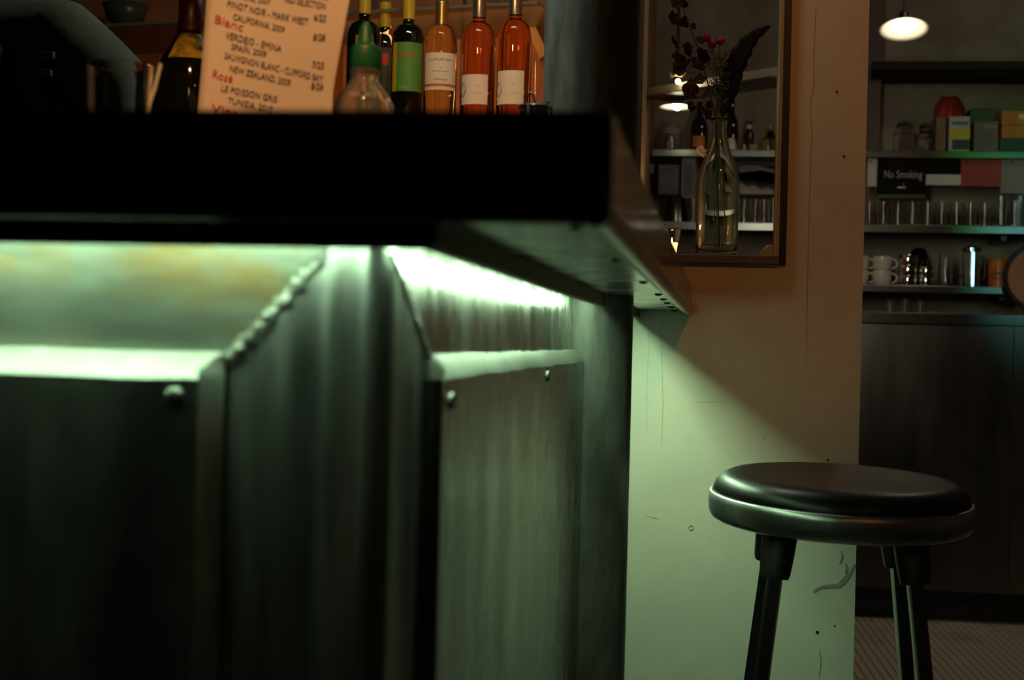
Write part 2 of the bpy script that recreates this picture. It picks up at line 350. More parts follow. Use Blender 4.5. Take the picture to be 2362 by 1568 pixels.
# floor tiles: the nearest in view are parts of the floor, the rest stay joined
TX, TY, TA = 0.0255, 0.045, math.radians(2.5)
tdx, tdy = Vector((math.cos(TA), math.sin(TA), 0)), Vector((-math.sin(TA), math.cos(TA), 0)); torg = Vector((0.35, 4.0, 0))
def proj(p):
    d = p-EYE; zc = d.dot(_F); return 1181+FPX*d.dot(_R2)/zc, 784-FPX*d.dot(_U2)/zc
def tile_bm(bm, c, lift):
    gx, gy, h = TX/2-.0013, TY/2-.0026, lift
    e = .0008
    b = [bm.verts.new(c+tdx*sx*gx+tdy*sy*gy+Vector((0, 0, -.004))) for sx, sy in ((-1,-1),(1,-1),(1,1),(-1,1))]
    t = [bm.verts.new(c+tdx*sx*(gx-e)+tdy*sy*(gy-e)+Vector((0, 0, h))) for sx, sy in ((-1,-1),(1,-1),(1,1),(-1,1))]
    bm.faces.new(t)
    for i in range(4): bm.faces.new((b[i], b[(i+1)%4], t[(i+1)%4], t[i]))
vis, rest = [], []
for i in range(-34, 70):
    for j in range(-26, 38):
        c = torg+tdx*i*TX+tdy*j*TY
        if c.y > 5.44 or c.y < YW+.12 or c.x < -.25 or c.x > 2.0: continue
        x, y = proj(c)
        (vis if (1966 < x < 2385 and 1415 < y < 1580) else rest).append((y, c))
vis.sort(key=lambda a: -a[0])
tm = None
for k, (y, c) in enumerate(vis[:300]):
    if tm is None:
        b = B(); tile_bm(b, Vector((0, 0, 0)), 0.0); tm = bpy.data.meshes.new('tile'); b.to_mesh(tm); b.free(); tm.materials.append(tile_m)
    o = bpy.data.objects.new('tile', tm); C.objects.link(o); o.parent = floor; o.location = c+Vector((0, 0, random.uniform(-.0006, .0004)))
b = B()
for y, c in vis[300:]+rest: tile_bm(b, c, random.uniform(-.0006, .0004))
o = obj('tiles', b, tile_m, floor, recalc=False); o['kind'] = 'stuff'

# ------------------------------------------------------------------ bar counter (one continuous metal top)
YL = 0.70
zt, zb = at(700, 252, YL).z, at(700, 508, YL).z
XR = at(1408, 520, YL).x
XSI, YFI, XLEFT = -0.70, 1.28, -1.9
counter = thing('bar_counter', 'thick dark metal bar top running across the picture and back to the wall', 'counter', (XR, YL, zb))
Lp = [(XLEFT, YL), (XR-.004, YL), (XR, YL+.004), (XR, YW-.004), (XSI, YW-.004), (XSI, YFI), (XLEFT, YFI)]
bm = B(); prism(bm, Lp, zb+.009, zt)
bmesh.ops.recalc_face_normals(bm, faces=bm.faces)
obj('top', bm, counter_metal, counter, bevel=.0075, seg=5)
bm = B(); ins = [(XLEFT, YL+.010), (XR-.012, YL+.010), (XR-.012, YW-.006), (XSI+.01, YW-.006), (XSI+.01, YFI-.01), (XLEFT, YFI-.01)]
prism(bm, ins, zb+.0068, zb+.0092); obj('underside_plate', bm, under_metal, counter)
bm = B(); box(bm, (XLEFT, YL+.0006, zb), (XR-.0006, YL+.009, zb+.010)); obj('front_lip', bm, counter_metal, counter, bevel=.003, seg=3)
bm = B()
def lipf(u, v):
    a = [(-.016, .0085), (-.014, .002), (-.009, -.001), (-.003, -.001), (0, .004), (0, .012)]
    k = min(int(v*5+.001), 5); dx, dz = a[k]
    return Vector((XR-.0004+dx, YL+.004+(YW-.008-YL)*u, zb+dz))
grid(bm, lipf, 24, 5); obj('side_lip', bm, mat('worn_lip_metal', (.36, .37, .33), .3, 1, .4, 30, bump=.05), counter, smooth=True)
for px, py, r in ((1328, 527, .0032), (1420, 600, .0036), (1484, 651, .0034), (1519, 679, .0030), (1530, 690, .0026), (1539, 699, .0024), (1548, 708, .0026), (1556, 716, .0026)):
    p = atz(px, py, zb+.006)
    obj('screw', ball(B(), (min(p.x, XR-.018), min(p.y, YW-.03), zb+.0062), r*max(1, p.y/1.1), 12, 7, (1, 1, .45)), black_metal, counter, smooth=True)

# ------------------------------------------------------------------ bar body (zinc panels, corner post, welds, apron)
YT, YP = 0.76, 0.822
XT = at(1003, 574, YT).x
XP = at(893, 800, YP).x
zA = at(1003, 574, YT).z                              # bottom of the apron boards
zu = zb+.0066
zf, zk = EYE.z-.0225, EYE.z-.0110                     # ledge: front and back edge
PF = .011                                             # how far the lower panels stand proud
bar = thing('bar', 'zinc clad bar front with welded corner post below the metal counter', 'bar', (XP, YP, 0))
Y_END = ccy-CR+.004
core = B()
prism(core, [(XLEFT+.02, YP+.022), (XP-.012, YP+.022), (XP-.012, ccy-CR-.003), (ccx-CR-.003, ccy-CR-.003), (ccx-CR-.003, ccy+CR+.003), (XP-.008, ccy+CR+.003), (XP-.008, YW-.004), (XP-.40, YW-.004), (XP-.40, YFI-.06), (XLEFT+.02, YFI-.06)], 0.0, zu)
obj('carcass', core, apron_m, bar)
xa, xb = at(470, 1000, YP-PF).x, at(525, 1000, YP).x
def sheet_panel(axis):
    bm = B()
    if axis == 'front':
        yf = YP-PF
        q = [[(XLEFT+.05, yf, .06), (XLEFT+.05, yf, zf-.004), (XLEFT+.05, yf+.003, zf), (XLEFT+.05, YP, zk), (XLEFT+.05, YP+.012, zk)],
             [(xa-.004, yf, .06), (xa-.004, yf, zf-.004), (xa-.006, yf+.003, zf), (xb-.004, YP, zk), (xb-.004, YP+.012, zk)],
             [(xb-.002, YP-.001, .06), (xb-.002, YP-.001, zf-.004), (xb-.002, YP-.001, zf+.001), (xb, YP, zk-.001), (xb, YP+.012, zk-.001)]]
        V = []
        for col in q: V.append([bm.verts.new(p) for p in col])
        # densify the long run so that its ledge can wave a little
        for i in range(2):
            for j in range(4): bm.faces.new((V[i][j], V[i+1][j], V[i+1][j+1], V[i][j+1]))
        long_e = [e for e in bm.edges if abs(e.verts[0].co.x-e.verts[1].co.x) > .5]
        bmesh.ops.subdivide_edges(bm, edges=long_e, cuts=40, use_grid_fill=True)
        for v in bm.verts:
            if XLEFT+.1 < v.co.x < xa-.01 and v.co.z > .5: v.co.z += .0008*math.sin(v.co.x*60)+.0006*math.sin(v.co.x*23+1); v.co.y += .0006*math.sin(v.co.x*37)
    else:
        xf = XP+PF
        y0 = atx(1020, 900, xf).y
        V = []
        ys = [y0+.0] + [y0+.004+(Y_END-y0-.004)*k/30 for k in range(31)]
        for k, y in enumerate(ys):
            wv = .0005*math.sin(y*24)+.0004*math.sin(y*51+1)
            X = xf-(.006 if k == 0 else 0)
            col = [(X, y, .06), (X, y, zf-.004+wv), (X-.003, y, zf+.001+wv), (XP, y, zk+wv*.7), (XP-.012, y, zk+wv*.7)]
            V.append([bm.verts.new(p) for p in col])
        for i in range(len(V)-1):
            for j in range(4): bm.faces.new((V[i][j], V[i+1][j], V[i+1][j+1], V[i][j+1]))
        c0 = [bm.verts.new((XP-.004, y0+.002, .06)), bm.verts.new((XP-.004, y0+.002, zk-.001))]
        bm.faces.new((c0[0], V[0][0], V[0][1], V[0][2], V[0][3], c0[1]))
    return bm
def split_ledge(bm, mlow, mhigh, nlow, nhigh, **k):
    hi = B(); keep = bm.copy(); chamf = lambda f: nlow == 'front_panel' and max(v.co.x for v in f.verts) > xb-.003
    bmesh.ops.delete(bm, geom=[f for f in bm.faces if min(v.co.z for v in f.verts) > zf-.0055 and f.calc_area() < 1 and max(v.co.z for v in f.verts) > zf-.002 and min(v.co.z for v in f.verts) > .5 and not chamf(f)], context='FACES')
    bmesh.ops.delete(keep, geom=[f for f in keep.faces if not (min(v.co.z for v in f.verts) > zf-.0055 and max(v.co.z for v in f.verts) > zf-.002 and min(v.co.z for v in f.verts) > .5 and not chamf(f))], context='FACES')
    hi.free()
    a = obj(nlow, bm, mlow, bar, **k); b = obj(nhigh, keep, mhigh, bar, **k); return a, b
split_ledge(sheet_panel('front'), zinc, zinc_ledge, 'front_panel', 'front_ledge', smooth='auto')
split_ledge(sheet_panel('side'), zinc_side, zinc_ledge, 'side_panel', 'side_ledge', smooth='auto')
# rounded front end of the side ledge and its dark edge strip
y0 = atx(1020, 900, XP+PF).y
bm = B(); tube(bm, [(XP+.004, y0+.001, zz) for zz in (.06, .3, .6, zf-.004)], .0062, 12); obj('panel_edge', bm, mat('dark_steel_edge', (.15, .16, .15), .35, 1, .4, 30), bar, smooth='auto')
# upper panels
bm = B(); grid(bm, lambda u, v: Vector((XLEFT+.05+(XP-.02-XLEFT-.05)*u, YP+.011-.007*v, zk-.002+(zu-zk+.002)*v)), 30, 6)
for v in bm.verts: v.co.y += .0008*math.sin(v.co.x*31)*math.sin((v.co.z)*70)
obj('upper_front_panel', bm, rust, bar, smooth=True)
bm = B(); grid(bm, lambda u, v: Vector((XP-.004-.003*v, YP+.02+(Y_END-YP-.02)*u, zk-.002+(zu-zk+.002)*v)), 30, 6)
obj('upper_side_panel', bm, zinc_side, bar, smooth=True)
# corner post: sheet wrapped round the corner, wide below, narrowing along the two welds
f0, f1 = at(525, 838, YP), at(752, 585, YP)
s0, s1 = atx(992, 832, XP), atx(905, 586, XP)
rc = .016
path = []
for k in range(24): path.append(('f', xb+(XP-rc-xb)*k/24, YP))
for k in range(13):
    a = -PI/2+PI/2*k/12; path.append(('c', XP-rc+rc*math.cos(a), YP+rc+rc*math.sin(a)))
ye = s0.y+.002
for k in range(1, 25): path.append(('s', XP, YP+rc+(ye-YP-rc)*k/24))
def post_top(kind, x, y):
    if kind == 'f': return min(zu, f0.z+(x-f0.x)/(f1.x-f0.x)*(f1.z-f0.z))
    if kind == 's': return min(zu, s0.z+(y-s0.y)/(s1.y-s0.y)*(s1.z-s0.z))
    return zu
bm = B(); NZ = 26; V = []
for kind, x, y in path:
    zt_ = max(post_top(kind, x, y), zk-.012)
    V.append([bm.verts.new((x, y, .03+(zt_-.03)*(j/NZ)**.7)) for j in range(NZ+1)])
for i in range(len(V)-1):
    for j in range(NZ): bm.faces.new((V[i][j], V[i+1][j], V[i+1][j+1], V[i][j+1]))
bmesh.ops.recalc_face_normals(bm, faces=bm.faces)
for v in bm.verts:                                       # shallow folds in the hand-worked sheet
    if abs(v.co.y-YP) < 1e-5:
        t = (v.co.x-xb)/(XP-xb); v.co.y += -.0022*math.exp(-((t-.66)/.07)**2)+.0016*math.exp(-((t-.86)/.07)**2)
obj('corner_post', bm, zinc_post, bar, smooth=True)
def bead(a, b, n, r0, nrm):
    pts = []; rs = []
    for k in range(n+1):
        t = k/n; j = Vector((random.uniform(-1, 1), random.uniform(-1, 1), random.uniform(-1, 1)))*r0*.35
        pts.append(a.lerp(b, t)+nrm*r0*.1+j); rs.append(r0*random.uniform(.75, 1.25)*(1.0 if .05 < t < .95 else .6))
    return tube(B(), pts, rs, 9)
obj('weld_bead', bead(f0, f1, 38, .0042, Vector((0, -1, 0))), weld, bar, smooth=True)
obj('weld_bead', bead(s0, s1, 34, .0019, Vector((1, 0, 0))), weld, bar, smooth=True)
# apron boards hiding the strip lights
obj('apron_board', box(B(), (XLEFT+.02, YT, zA), (XT, YT+.009, zu)), apron_m, bar, bevel=.0008)
obj('apron_board', box(B(), (XT-.009, YT+.0, zA), (XT, Y_END-.012, zu)), mat('worn_apron_board', (.13, .125, .11), .45, .3, .4, 20, (1, .3, 1)), bar, bevel=.0008)
obj('apron_board', box(B(), (XT-.009, ccy+CR+.012, zA), (XT, YW-.005, zu)), apron_m, bar, bevel=.0008)
def rivet(c, n, r): return lathe(B(), [(0, .55*r), (.5*r, .5*r), (.85*r, .28*r), (r, 0), (r*.9, -.1*r)], c, 20, n)
obj('rivet', rivet(at(402, 913, YP-PF), (0, -1, 0), .0062), zinc, bar, smooth=True)
for px, py in ((1040, 925), (1262, 868)): obj('rivet', rivet(atx(px, py, XP+PF), (1, 0, 0), .0060), zinc, bar, smooth=True)
obj('rivet', rivet(at(486, 880, YP-.004), (0.3, -1, 0), .003), zinc, bar, smooth=True)
obj('led_end_bead', ball(B(), at(999, 563, YT-.002), .0017, 10, 6), chrome, bar, smooth=True)  # chrome bead in place of the light strip's bright visible end
obj('cable_stub', tube(B(), [at(999, 563, YT-.002), at(996, 580, YT-.002)], .0006, 6), chrome, bar)
# strip lights behind the aprons
def strip(a, b, label, led_m, more=None):
    a, b = Vector(a), Vector(b)
    t = thing('strip_light', label, 'lamp', a)
    obj('diffuser', tube(B(), [a, b], .0018, 8), led_m, t)
    d = (b-a).normalized(); s = d.cross(Vector((0, 0, 1)))
    if more: obj('diffuser', tube(B(), [Vector(q) for q in more], .0018, 8), led_rear, t)
    obj('channel', obox(B(), (a+b)/2+Vector((0, 0, .0042)), d*((b-a).length/2+.004), s*.003, Vector((0, 0, .0018))), alu, t)
zL = zA+.0066
strip((XLEFT+.1, YT+.0145, zL), (XP-.005, YT+.0145, zL), 'thin glowing light strip under the counter along the bar front', led_front)
strip((XT-.0145, YT+.07, zL), (XT-.0145, Y_END-.03, zL), 'thin glowing light strip under the counter along the bar side', led_side, [(XT-.0145, ccy+CR+.03, zL), (XT-.0145, YW-.155, zL)])

# ------------------------------------------------------------------ bar stool
SC = at(1938, 1142, 2.12); SR = .1835
stool = thing('bar_stool', 'backless bar stool with black leather seat and polished metal rim', 'stool', (SC.x, SC.y, 0))
tn = Vector((math.radians(2.3)*math.sin(.55), -math.radians(2.6), 1)).normalized()
rim = [(SR-.024, -.0405), (SR-.012, -.0395), (SR-.005, -.036), (SR-.0015, -.030), (SR, -.022), (SR+.0002, -.010), (SR-.0012, -.002), (SR-.004, .0), (SR-.0065, -.002), (SR-.0065, -.012)]
obj('seat_rim', lathe(B(), rim, SC, 72, tn), alu, stool, smooth=True)
cush = [(SR-.0064, -.012), (SR-.0058, .003), (SR-.009, .012), (SR-.017, .021), (SR-.029, .0262), (SR-.043, .0270), (SR-.066, .0250), (.06, .0225), (0, .0220)]
obj('seat_cushion', lathe(B(), cush, SC, 72, tn), leather, stool, smooth=True)
obj('seat_plate', lathe(B(), [(0, -.034), (SR-.034, -.036), (SR-.034, -.030), (0, -.028)], SC, 40, tn), bracket_m, stool)
va = Vector((SC.x, SC.y, 0)).normalized(); vb = Vector((va.y, -va.x, 0)); va = (va-vb*.10).normalized(); vb = Vector((va.y, -va.x, 0))
def u_leg(top, bot, out, tw):                            # extruded leg with two raised flanges
    bm = B(); top, bot = Vector(top), Vector(bot); d = (bot-top).normalized(); s = d.cross(out).normalized(); o2 = s.cross(d).normalized()
    prof = [(-1, -.55), (-.45, -.75), (.45, -.75), (1, -.55), (1.0, .45), (.80, .65), (.60, .45), (.5, .30), (-.5, .30), (-.60, .45), (-.80, .65), (-1.0, .45)]
    rings = [[bm.verts.new(p+s*a*.0158+o2*b*.0145) for a, b in prof] for p in (top, bot)]
    n = len(prof)
    for i in range(n): bm.faces.new((rings[0][i], rings[0][(i+1)%n], rings[1][(i+1)%n], rings[1][i]))
    bm.faces.new(rings[0]); bm.faces.new(rings[1][::-1]); return bm
for sa in (-1, 1):
    for sb in (-1, 1):
        ax = .078; bx = .086
        top = Vector((SC.x, SC.y, SC.z-.040))+vb*sb*bx+va*sa*ax
        out = (vb*sb+va*sa).normalized()
        run = top.z*math.tan(math.radians(6.4))
        bot = Vector((top.x, top.y, 0))+vb*sb*run*.98+va*sa*run*.75
        dd = (bot-top).normalized()
        k = top.lerp(bot, .075)
        lg = obj('leg', u_leg(top.lerp(bot, .02), bot, vb*sb, 0), leg_metal, stool, smooth='auto')
        bm = B()
        c0 = top+dd*-.008
        lathe(bm, [(0, 0), (.0250, 0), (.0246, .012), (.0225, .052), (.0210, .070), (.0192, .076), (0, .076)], c0, 20, dd)
        obj('leg_bracket', bm, bracket_m, lg if False else stool, smooth='auto')
fr = []
zfr = .24
bm = B()
hb = .086+(SC.z-.04-zfr)*math.tan(math.radians(6.4))*.98; ha = .078+(SC.z-.04-zfr)*math.tan(math.radians(6.4))*.75
cs = [Vector((SC.x, SC.y, zfr))+vb*sb*hb+va*sa*ha for sb, sa in ((-1,-1),(1,-1),(1,1),(-1,1),(-1,-1))]
for a, b in zip(cs, cs[1:]): tube(bm, [a, b], .008, 10)
obj('footrest', bm, alu, stool, smooth='auto')

# ------------------------------------------------------------------ the back bar: cabinet, glass shelf and bottles
YBB = .10
zs = EYE.z+.462
bbar = thing('back_bar', 'back bar cabinet with a dark wooden top behind the bartender', 'cabinet', bar_pt(slen/2, .1, 0))
bm = B()
def bquad(s0_, s1_, d0, d1, z0, z1):
    c = (bar_pt(s0_, d0, z0)+bar_pt(s1_, d1, z1))/2
    return obox(B(), c, bd*(s1_-s0_)/2, bn*(d1-d0)/2, Vector((0, 0, (z1-z0)/2)))
obj('body', bquad(-.9, slen-.02, -.25, .33, 0, zs-.03), dark_wood, bbar)
obj('worktop', bquad(-.9, slen-.0, -.30, .335, zs-.03, zs), dark_wood, bbar, bevel=.002)
for k in range(3):
    dr = obj('door', bquad(-.86+k*.62, -.86+k*.62+.6, -.268, -.251, .1, zs-.06), dark_wood, bbar, bevel=.003)
    obj('knob', ball(B(), bar_pt(-.86+k*.62+.55, -.282, 1.0), .014, 12, 8), chrome, dr, smooth=True)
zg = bl.z
shelf_glass_m = mat('green_edge_glass', (.34, .40, .33), .25); shelf_glass_m.node_tree.nodes['Principled BSDF'].inputs['Transmission Weight'].default_value = .55
gs = obj('glass_shelf', bquad(-.9, slen+.0, 0, .33, zg, zg+.008), shelf_glass_m, bevel=.001)
tag(gs, 'greenish glass shelf above the wine bottles', 'shelf')
for sx in (.28, .80):
    pass
def bottle(name, label, px, y_sh, wpx, d, kind, group=None, yneck=None):
    pass
def bbase(px, d):                                      # stands on the back bar top, d metres behind its front line
    d -= .20; A = (BA[0]+bn.x*d, BA[1]+bn.y*d); Bq = (BBp[0]+bn.x*d, BBp[1]+bn.y*d)
    p = onl(px, 400, A, Bq); return Vector((p.x, p.y, zs))
def zc_of(p): return (p-EYE).dot(_F)
def zpix(p, py):                                       # height at which pixel row py is seen straight above p
    x, _ = proj(Vector((p.x, p.y, 1.5)))
    d = ray(x, py); t = zc_of(Vector((p.x, p.y, 0))); return EYE.z+d.z*t
def curved(p, R, txt, size, zc, a_mid, m, parent, r_off=.0006, name='lettering'):
    bm = text_bm(txt, size, lambda x, y: Vector((x, y, 0)))
    xs = [v.co.x for v in bm.verts]; mid = (min(xs)+max(xs))/2
    for v in bm.verts:
        a = a_mid+(v.co.x-mid)/R; v.co = Vector((p.x+(R+r_off)*math.cos(a), p.y+(R+r_off)*math.sin(a), zc+v.co.y))
    return obj(name, bm, m, parent)
def band(p, R, z0, z1, a0, a1, m, parent, name, t=.0003, ztop=None):
    bm = B()
    def f(u, v):
        a = a0+(a1-a0)*u; return Vector((p.x+(R+t)*math.cos(a), p.y+(R+t)*math.sin(a), z0+(z1-z0)*v))
    grid(bm, f, 20, 1); return obj(name, bm, m, parent, smooth=True)
def face_ang(p): return math.atan2(EYE.y-p.y, EYE.x-p.x)
def wine(name, label, px, d, wpx, y_sh, y_cap, y_top, gm, capm, cat='bottle', slope=.035, capr=.0152, neckr=.0138, group='wine bottles on the back bar'):
    p = bbase(px, d); R = wpx*zc_of(p)/FPX/2
    zsh, zcap, ztop = zpix(p, y_sh), zpix(p, y_cap), zpix(p, y_top)
    t = thing(name, label, cat, p, group)
    zn = zcap-.012
    prof = [(0, zs+.002), (R-.004, zs), (R, zs+.004), (R, zsh-slope*.55)]
    for k in range(1, 9):
        a = k/8; prof.append((neckr+(R-neckr)*(math.cos(a*PI/2)**.9), zsh-slope*.55+slope*1.15*math.sin(a*PI/2)))
    prof += [(neckr, max(zcap, zsh+slope*.62)), (neckr, ztop-.001), (0, ztop-.001)]
    obj('bottle_body', lathe(B(), [(r, z-0) for r, z in prof], (p.x, p.y, 0), 36), gm, t, smooth=True)
    obj('capsule', lathe(B(), [(neckr+.0006, zcap), (capr-.0004, zcap+.002), (capr, ztop-.012), (capr+.0006, ztop-.010), (capr+.0006, ztop-.004), (capr-.002, ztop), (0, ztop)], (p.x, p.y, 0), 28), capm, t, smooth='auto')
    return t, p, R
# rear pair and the three with yellow foil
t, p, R = wine('wine_bottle', 'dark wine bottle with yellow foil and orange label, behind the green capped bottle', 832, .10, 78, 70, 33, -12, blackglass, yellow_foil)
fa = face_ang(p); band(p, R, zpix(p, 205), zpix(p, 88), fa-.5, fa+.55, orange_label, t, 'label')
t, p, R = wine('wine_bottle', 'shorter dark wine bottle with yellow foil set back between its two neighbours', 880, .22, 64, 100, 64, 6, blackglass, yellow_foil)
fa = face_ang(p); lb = band(p, R, zpix(p, 235), zpix(p, 115), fa-.7, fa+.9, mat('dark_green_label', (.02, .05, .02), .6), t, 'label')
band(p, R, zpix(p, 155), zpix(p, 128), fa-.15, fa+.3, ink_red, t, 'label_print', .0006)
t, p, R = wine('wine_bottle', 'dark wine bottle with yellow foil and a bright green label with red lettering', 934, .10, 76, 78, 46, -8, blackglass, yellow_foil)
fa = face_ang(p); lb = band(p, R, zpix(p, 216), zpix(p, 104), fa-1.05, fa+1.05, green_label, t, 'label'); band(p, R, zpix(p, 216), zpix(p, 104), fa-1.1, fa-.72, yellow_foil, t, 'label_edge', .0005)
curved(p, R, 'ERLA', .021, zpix(p, 139), fa-.05, mat('red_print', (.55, .05, .01), .7), lb)
curved(p, R, 'GRANTREA', .004, zpix(p, 208), fa-.25, white_print, lb)
t, p, R = wine('wine_bottle', 'clear white wine bottle with cream label and olive gold screw cap', 1010, .08, 76, 88, 64, 3, pale_wine, gold_cap, slope=.05)
fa = face_ang(p); lb = band(p, R, zpix(p, 213), zpix(p, 128), fa-1.15, fa+1.15, paper, t, 'label')
band(p, R, zpix(p, 205), zpix(p, 199), fa-1.15, fa+1.15, mat('orange_stripe', (.5, .14, .03), .6), t, 'label_stripe', .0005)
curved(p, R, 'CLIFFORD BAY', .0083, zpix(p, 147), fa, ink_black, lb); curved(p, R, '2009', .003, zpix(p, 164), fa, ink_black, lb); curved(p, R, 'SAUVIGNON BLANC', .0042, zpix(p, 172), fa, ink_black, lb); curved(p, R, 'Marlborough', .006, zpix(p, 191), fa, ink_black, lb)
grey_print = mat('grey_print', (.30, .29, .30), .6, 0, .3, 60)
for px, d, w_, lab, ylab, ysh in ((1097, .06, 78, 'amber rose wine bottle beside the clear white wine bottle', 178, 66), (1180, .05, 79, 'amber rose wine bottle nearest the iron column', 169, 60)):
    t, p, R = wine('rose_bottle', lab, px, d, w_, ysh+16, ysh-24, -14, rose_glass, silver_foil, slope=.046, neckr=.0150, capr=.0158, group='rose bottles on the back bar')
    fa = face_ang(p); lb = band(p, R, zpix(p, 246), zpix(p, ylab), fa-1.2, fa+.62, paper, t, 'label')
    curved(p, R, 'GRIS', .0036, zpix(p, 206 if px < 1150 else 202), fa-.02, grey_print, lb); curved(p, R, 'LE POISSON GRIS', .0026, zpix(p, 222), fa-.02, grey_print, lb)
    bm = B(); zm = zpix(p, 212)
    vv = []
    for k in range(16):
        a = 2*PI*k/16; x = .011*math.cos(a)*(1 if math.cos(a) > 0 else .8); z = .017*math.sin(a)*(1-.25*abs(math.cos(a)))
        th = fa-1.02+x/R; vv.append(bm.verts.new((p.x+(R+.0006)*math.cos(th), p.y+(R+.0006)*math.sin(th), zm+z)))
    bm.faces.new(vv); obj('label_print', bm, grey_print, lb)
def tumbler_bm(p, r0, r1, h, wall=.0022, base=.008, seg=28):
    return lathe(B(), [(0, p.z), (r0, p.z), (r1, p.z+h), (r1-wall, p.z+h), (r0-wall, p.z+base), (0, p.z+base)], (p.x, p.y, 0), seg)
def glass_at(name, label, p, r0, r1, h, group=None, m=None, cat='glass'):
    return tag(obj(name, tumbler_bm(p, r0, r1, h), m or clear, smooth='auto', loc=p), label, cat, group)
p = at(272, 300, 1.20); p = Vector((p.x, p.y, zt)); hg = zpix(p, 152)-zt
glass_at('drinking_glass', "tall empty glass with a straw on the bar in front of the bartender's sleeve", p, .0245, .0285, hg)
bm = tube(B(), [Vector((p.x+.002, p.y+.003, zt+.0095)), at(357, 205, 1.20), at(371, 147, 1.20)], .0016, 8)
tag(obj('drinking_straw', bm, mat('pale_straw', (.75, .80, .62), .4), smooth='auto', loc=(p.x+.002, p.y+.003, zt+.0095)), 'pale straw leaning over the rim of the tall empty glass', 'straw')
p = bbase(1232, .12); bm = lathe(B(), [(0, zs), (.026, zs), (.028, zs+.05), (.022, zs+.08), (.027, zpix(p, 126)), (.0255, zpix(p, 126)), (.0205, zs+.08), (.026, zs+.05), (.024, zs+.006), (0, zs+.006)], (p.x, p.y, 0), 28)
tag(obj('carafe', bm, clear, smooth='auto', loc=p), 'small clear glass carafe between the rose bottle and the iron column', 'carafe')
# chrome sugar pot with loop handles, on the side of the bar
p = at(1232, 250, 1.62); zt2 = p.z; p = Vector((p.x, p.y, zt))
pot = thing('chrome_pot', 'small chrome lidded pot with loop handle by the iron column', 'pot', p)
r = .0115
obj('body', lathe(B(), [(0, zt), (.016, zt), (.0175, zt+.01), (.0165, zt2-.012), (.0165, zt2), (0, zt2)], (p.x, p.y, 0), 28), chrome, pot, smooth='auto')
obj('lid', lathe(B(), [(.0175, zt2), (.0178, zt2+.002), (.012, zt2+.005), (0, zt2+.006)], (p.x, p.y, 0), 28), chrome, pot, smooth='auto')
obj('loop_handle', tube(B(), [(p.x-.004+.0045*math.cos(a)*1, p.y, zt2+.005+.012*math.sin(a)) for a in [PI*k/10 for k in range(11)]], .0013, 8), chrome, pot, smooth=True)
obj('pouring_loop', tube(B(), [(p.x+.0165+.0035*math.cos(a), p.y-.002, zt2-.010+.018*math.sin(a)) for a in [PI*k/10 for k in range(11)]], .0013, 8), chrome, pot, smooth=True)
# slanting wooden strut, hanging cable, bowl on the glass shelf
A2 = (BA[0]+bn.x*.26, BA[1]+bn.y*.26); B2 = (BBp[0]+bn.x*.26, BBp[1]+bn.y*.26)
a, b = onl(1186, -25, A2, B2), onl(1262, 135, A2, B2)
dv = (b-a)/2; sv = dv.cross(bn).normalized()
tag(obj('wooden_strut', obox(B(), (a+b)/2, dv, sv*.012, bn*.02), wood_strip, bevel=.001), 'slanting pale wooden strut beside the iron column', 'strut')
tag(obj('cable', tube(B(), [onl(1072, -30, A2, B2), onl(1069, 40, A2, B2), onl(1064, 120, A2, B2), onl(1062, 300, A2, B2)], .0035, 8), black_metal), 'black cable hanging behind the wine bottles', 'cable')
A3 = (BA[0]+bn.x*.1, BA[1]+bn.y*.1); B3 = (BBp[0]+bn.x*.1, BBp[1]+bn.y*.1)
def shelf_pt(px): q = onl(px, 0, A3, B3); return Vector((q.x, q.y, zg+.0085))
p = shelf_pt(290)
tag(obj('dark_bowl', lathe(B(), [(0, p.z), (.02, p.z), (.05, p.z+.035), (.06, p.z+.07), (.057, p.z+.07), (.047, p.z+.037), (.018, p.z+.004), (0, p.z+.004)], (p.x, p.y, 0), 32), mat('grey_blue_ceramic', (.05, .07, .075), .3), smooth=True, loc=p), 'dark ceramic bowl standing on the glass shelf', 'bowl')
p = shelf_pt(243); tag(obj('votive_glass', tumbler_bm(p, .016, .018, .04), glass('amber_glass', (1, .7, .4)), smooth='auto', loc=p), 'small amber votive glass beside the dark bowl on the shelf', 'glass')
for px in (880, 1130):
    p = shelf_pt(px); glass_at('shelf_glass', 'upturned glass on the glass shelf above the %s' % ('yellow foil bottles' if px < 1000 else 'rose bottles'), p, .034, .028, .09, 'glasses on the glass shelf')
bm = bquad(.22, .52, .28, .33, zs+.01, zg-.005)
tag(obj('wood_panel', bm, mat('red_brown_board', (.42, .16, .07), .6, 0, .3, 20, (1, 1, .2)), bevel=.002), 'red-brown board leaning behind the dark gold-labelled bottle', 'board')

# ------------------------------------------------------------------ things standing on the bar
MY = 1.36
def mpx(tx, ty):                                        # menu sheet coordinates (photo pixels) -> slightly curled sheet
    q = at(tx, ty, MY); c = math.sin((tx-470)/300*PI)*.006+math.sin((ty+tx*.8-300)/90)*.0016
    return Vector((q.x, q.y+c, q.z))
menu = thing('wine_menu', 'handwritten cream wine list standing on the bar beside the dark bottle', 'menu', Vector((at(610, 500, MY).x, MY, zt)))
zbot_px = proj(Vector((at(610, 500, MY).x, MY, zt)))[1]
def sheet(u, v):
    y = zbot_px-2+(-75-zbot_px)*v
    xl = 458+(250-y)*.068; xr = 768+(215-y)*.19 if y < 215 else 768-(y-215)*.05
    return mpx(xl+(xr-xl)*u, y-(u*10-5)*0)
bm = B(); grid(bm, sheet, 18, 24); solid(bm, .0004); msheet = obj('sheet', bm, paper, menu, smooth=True)
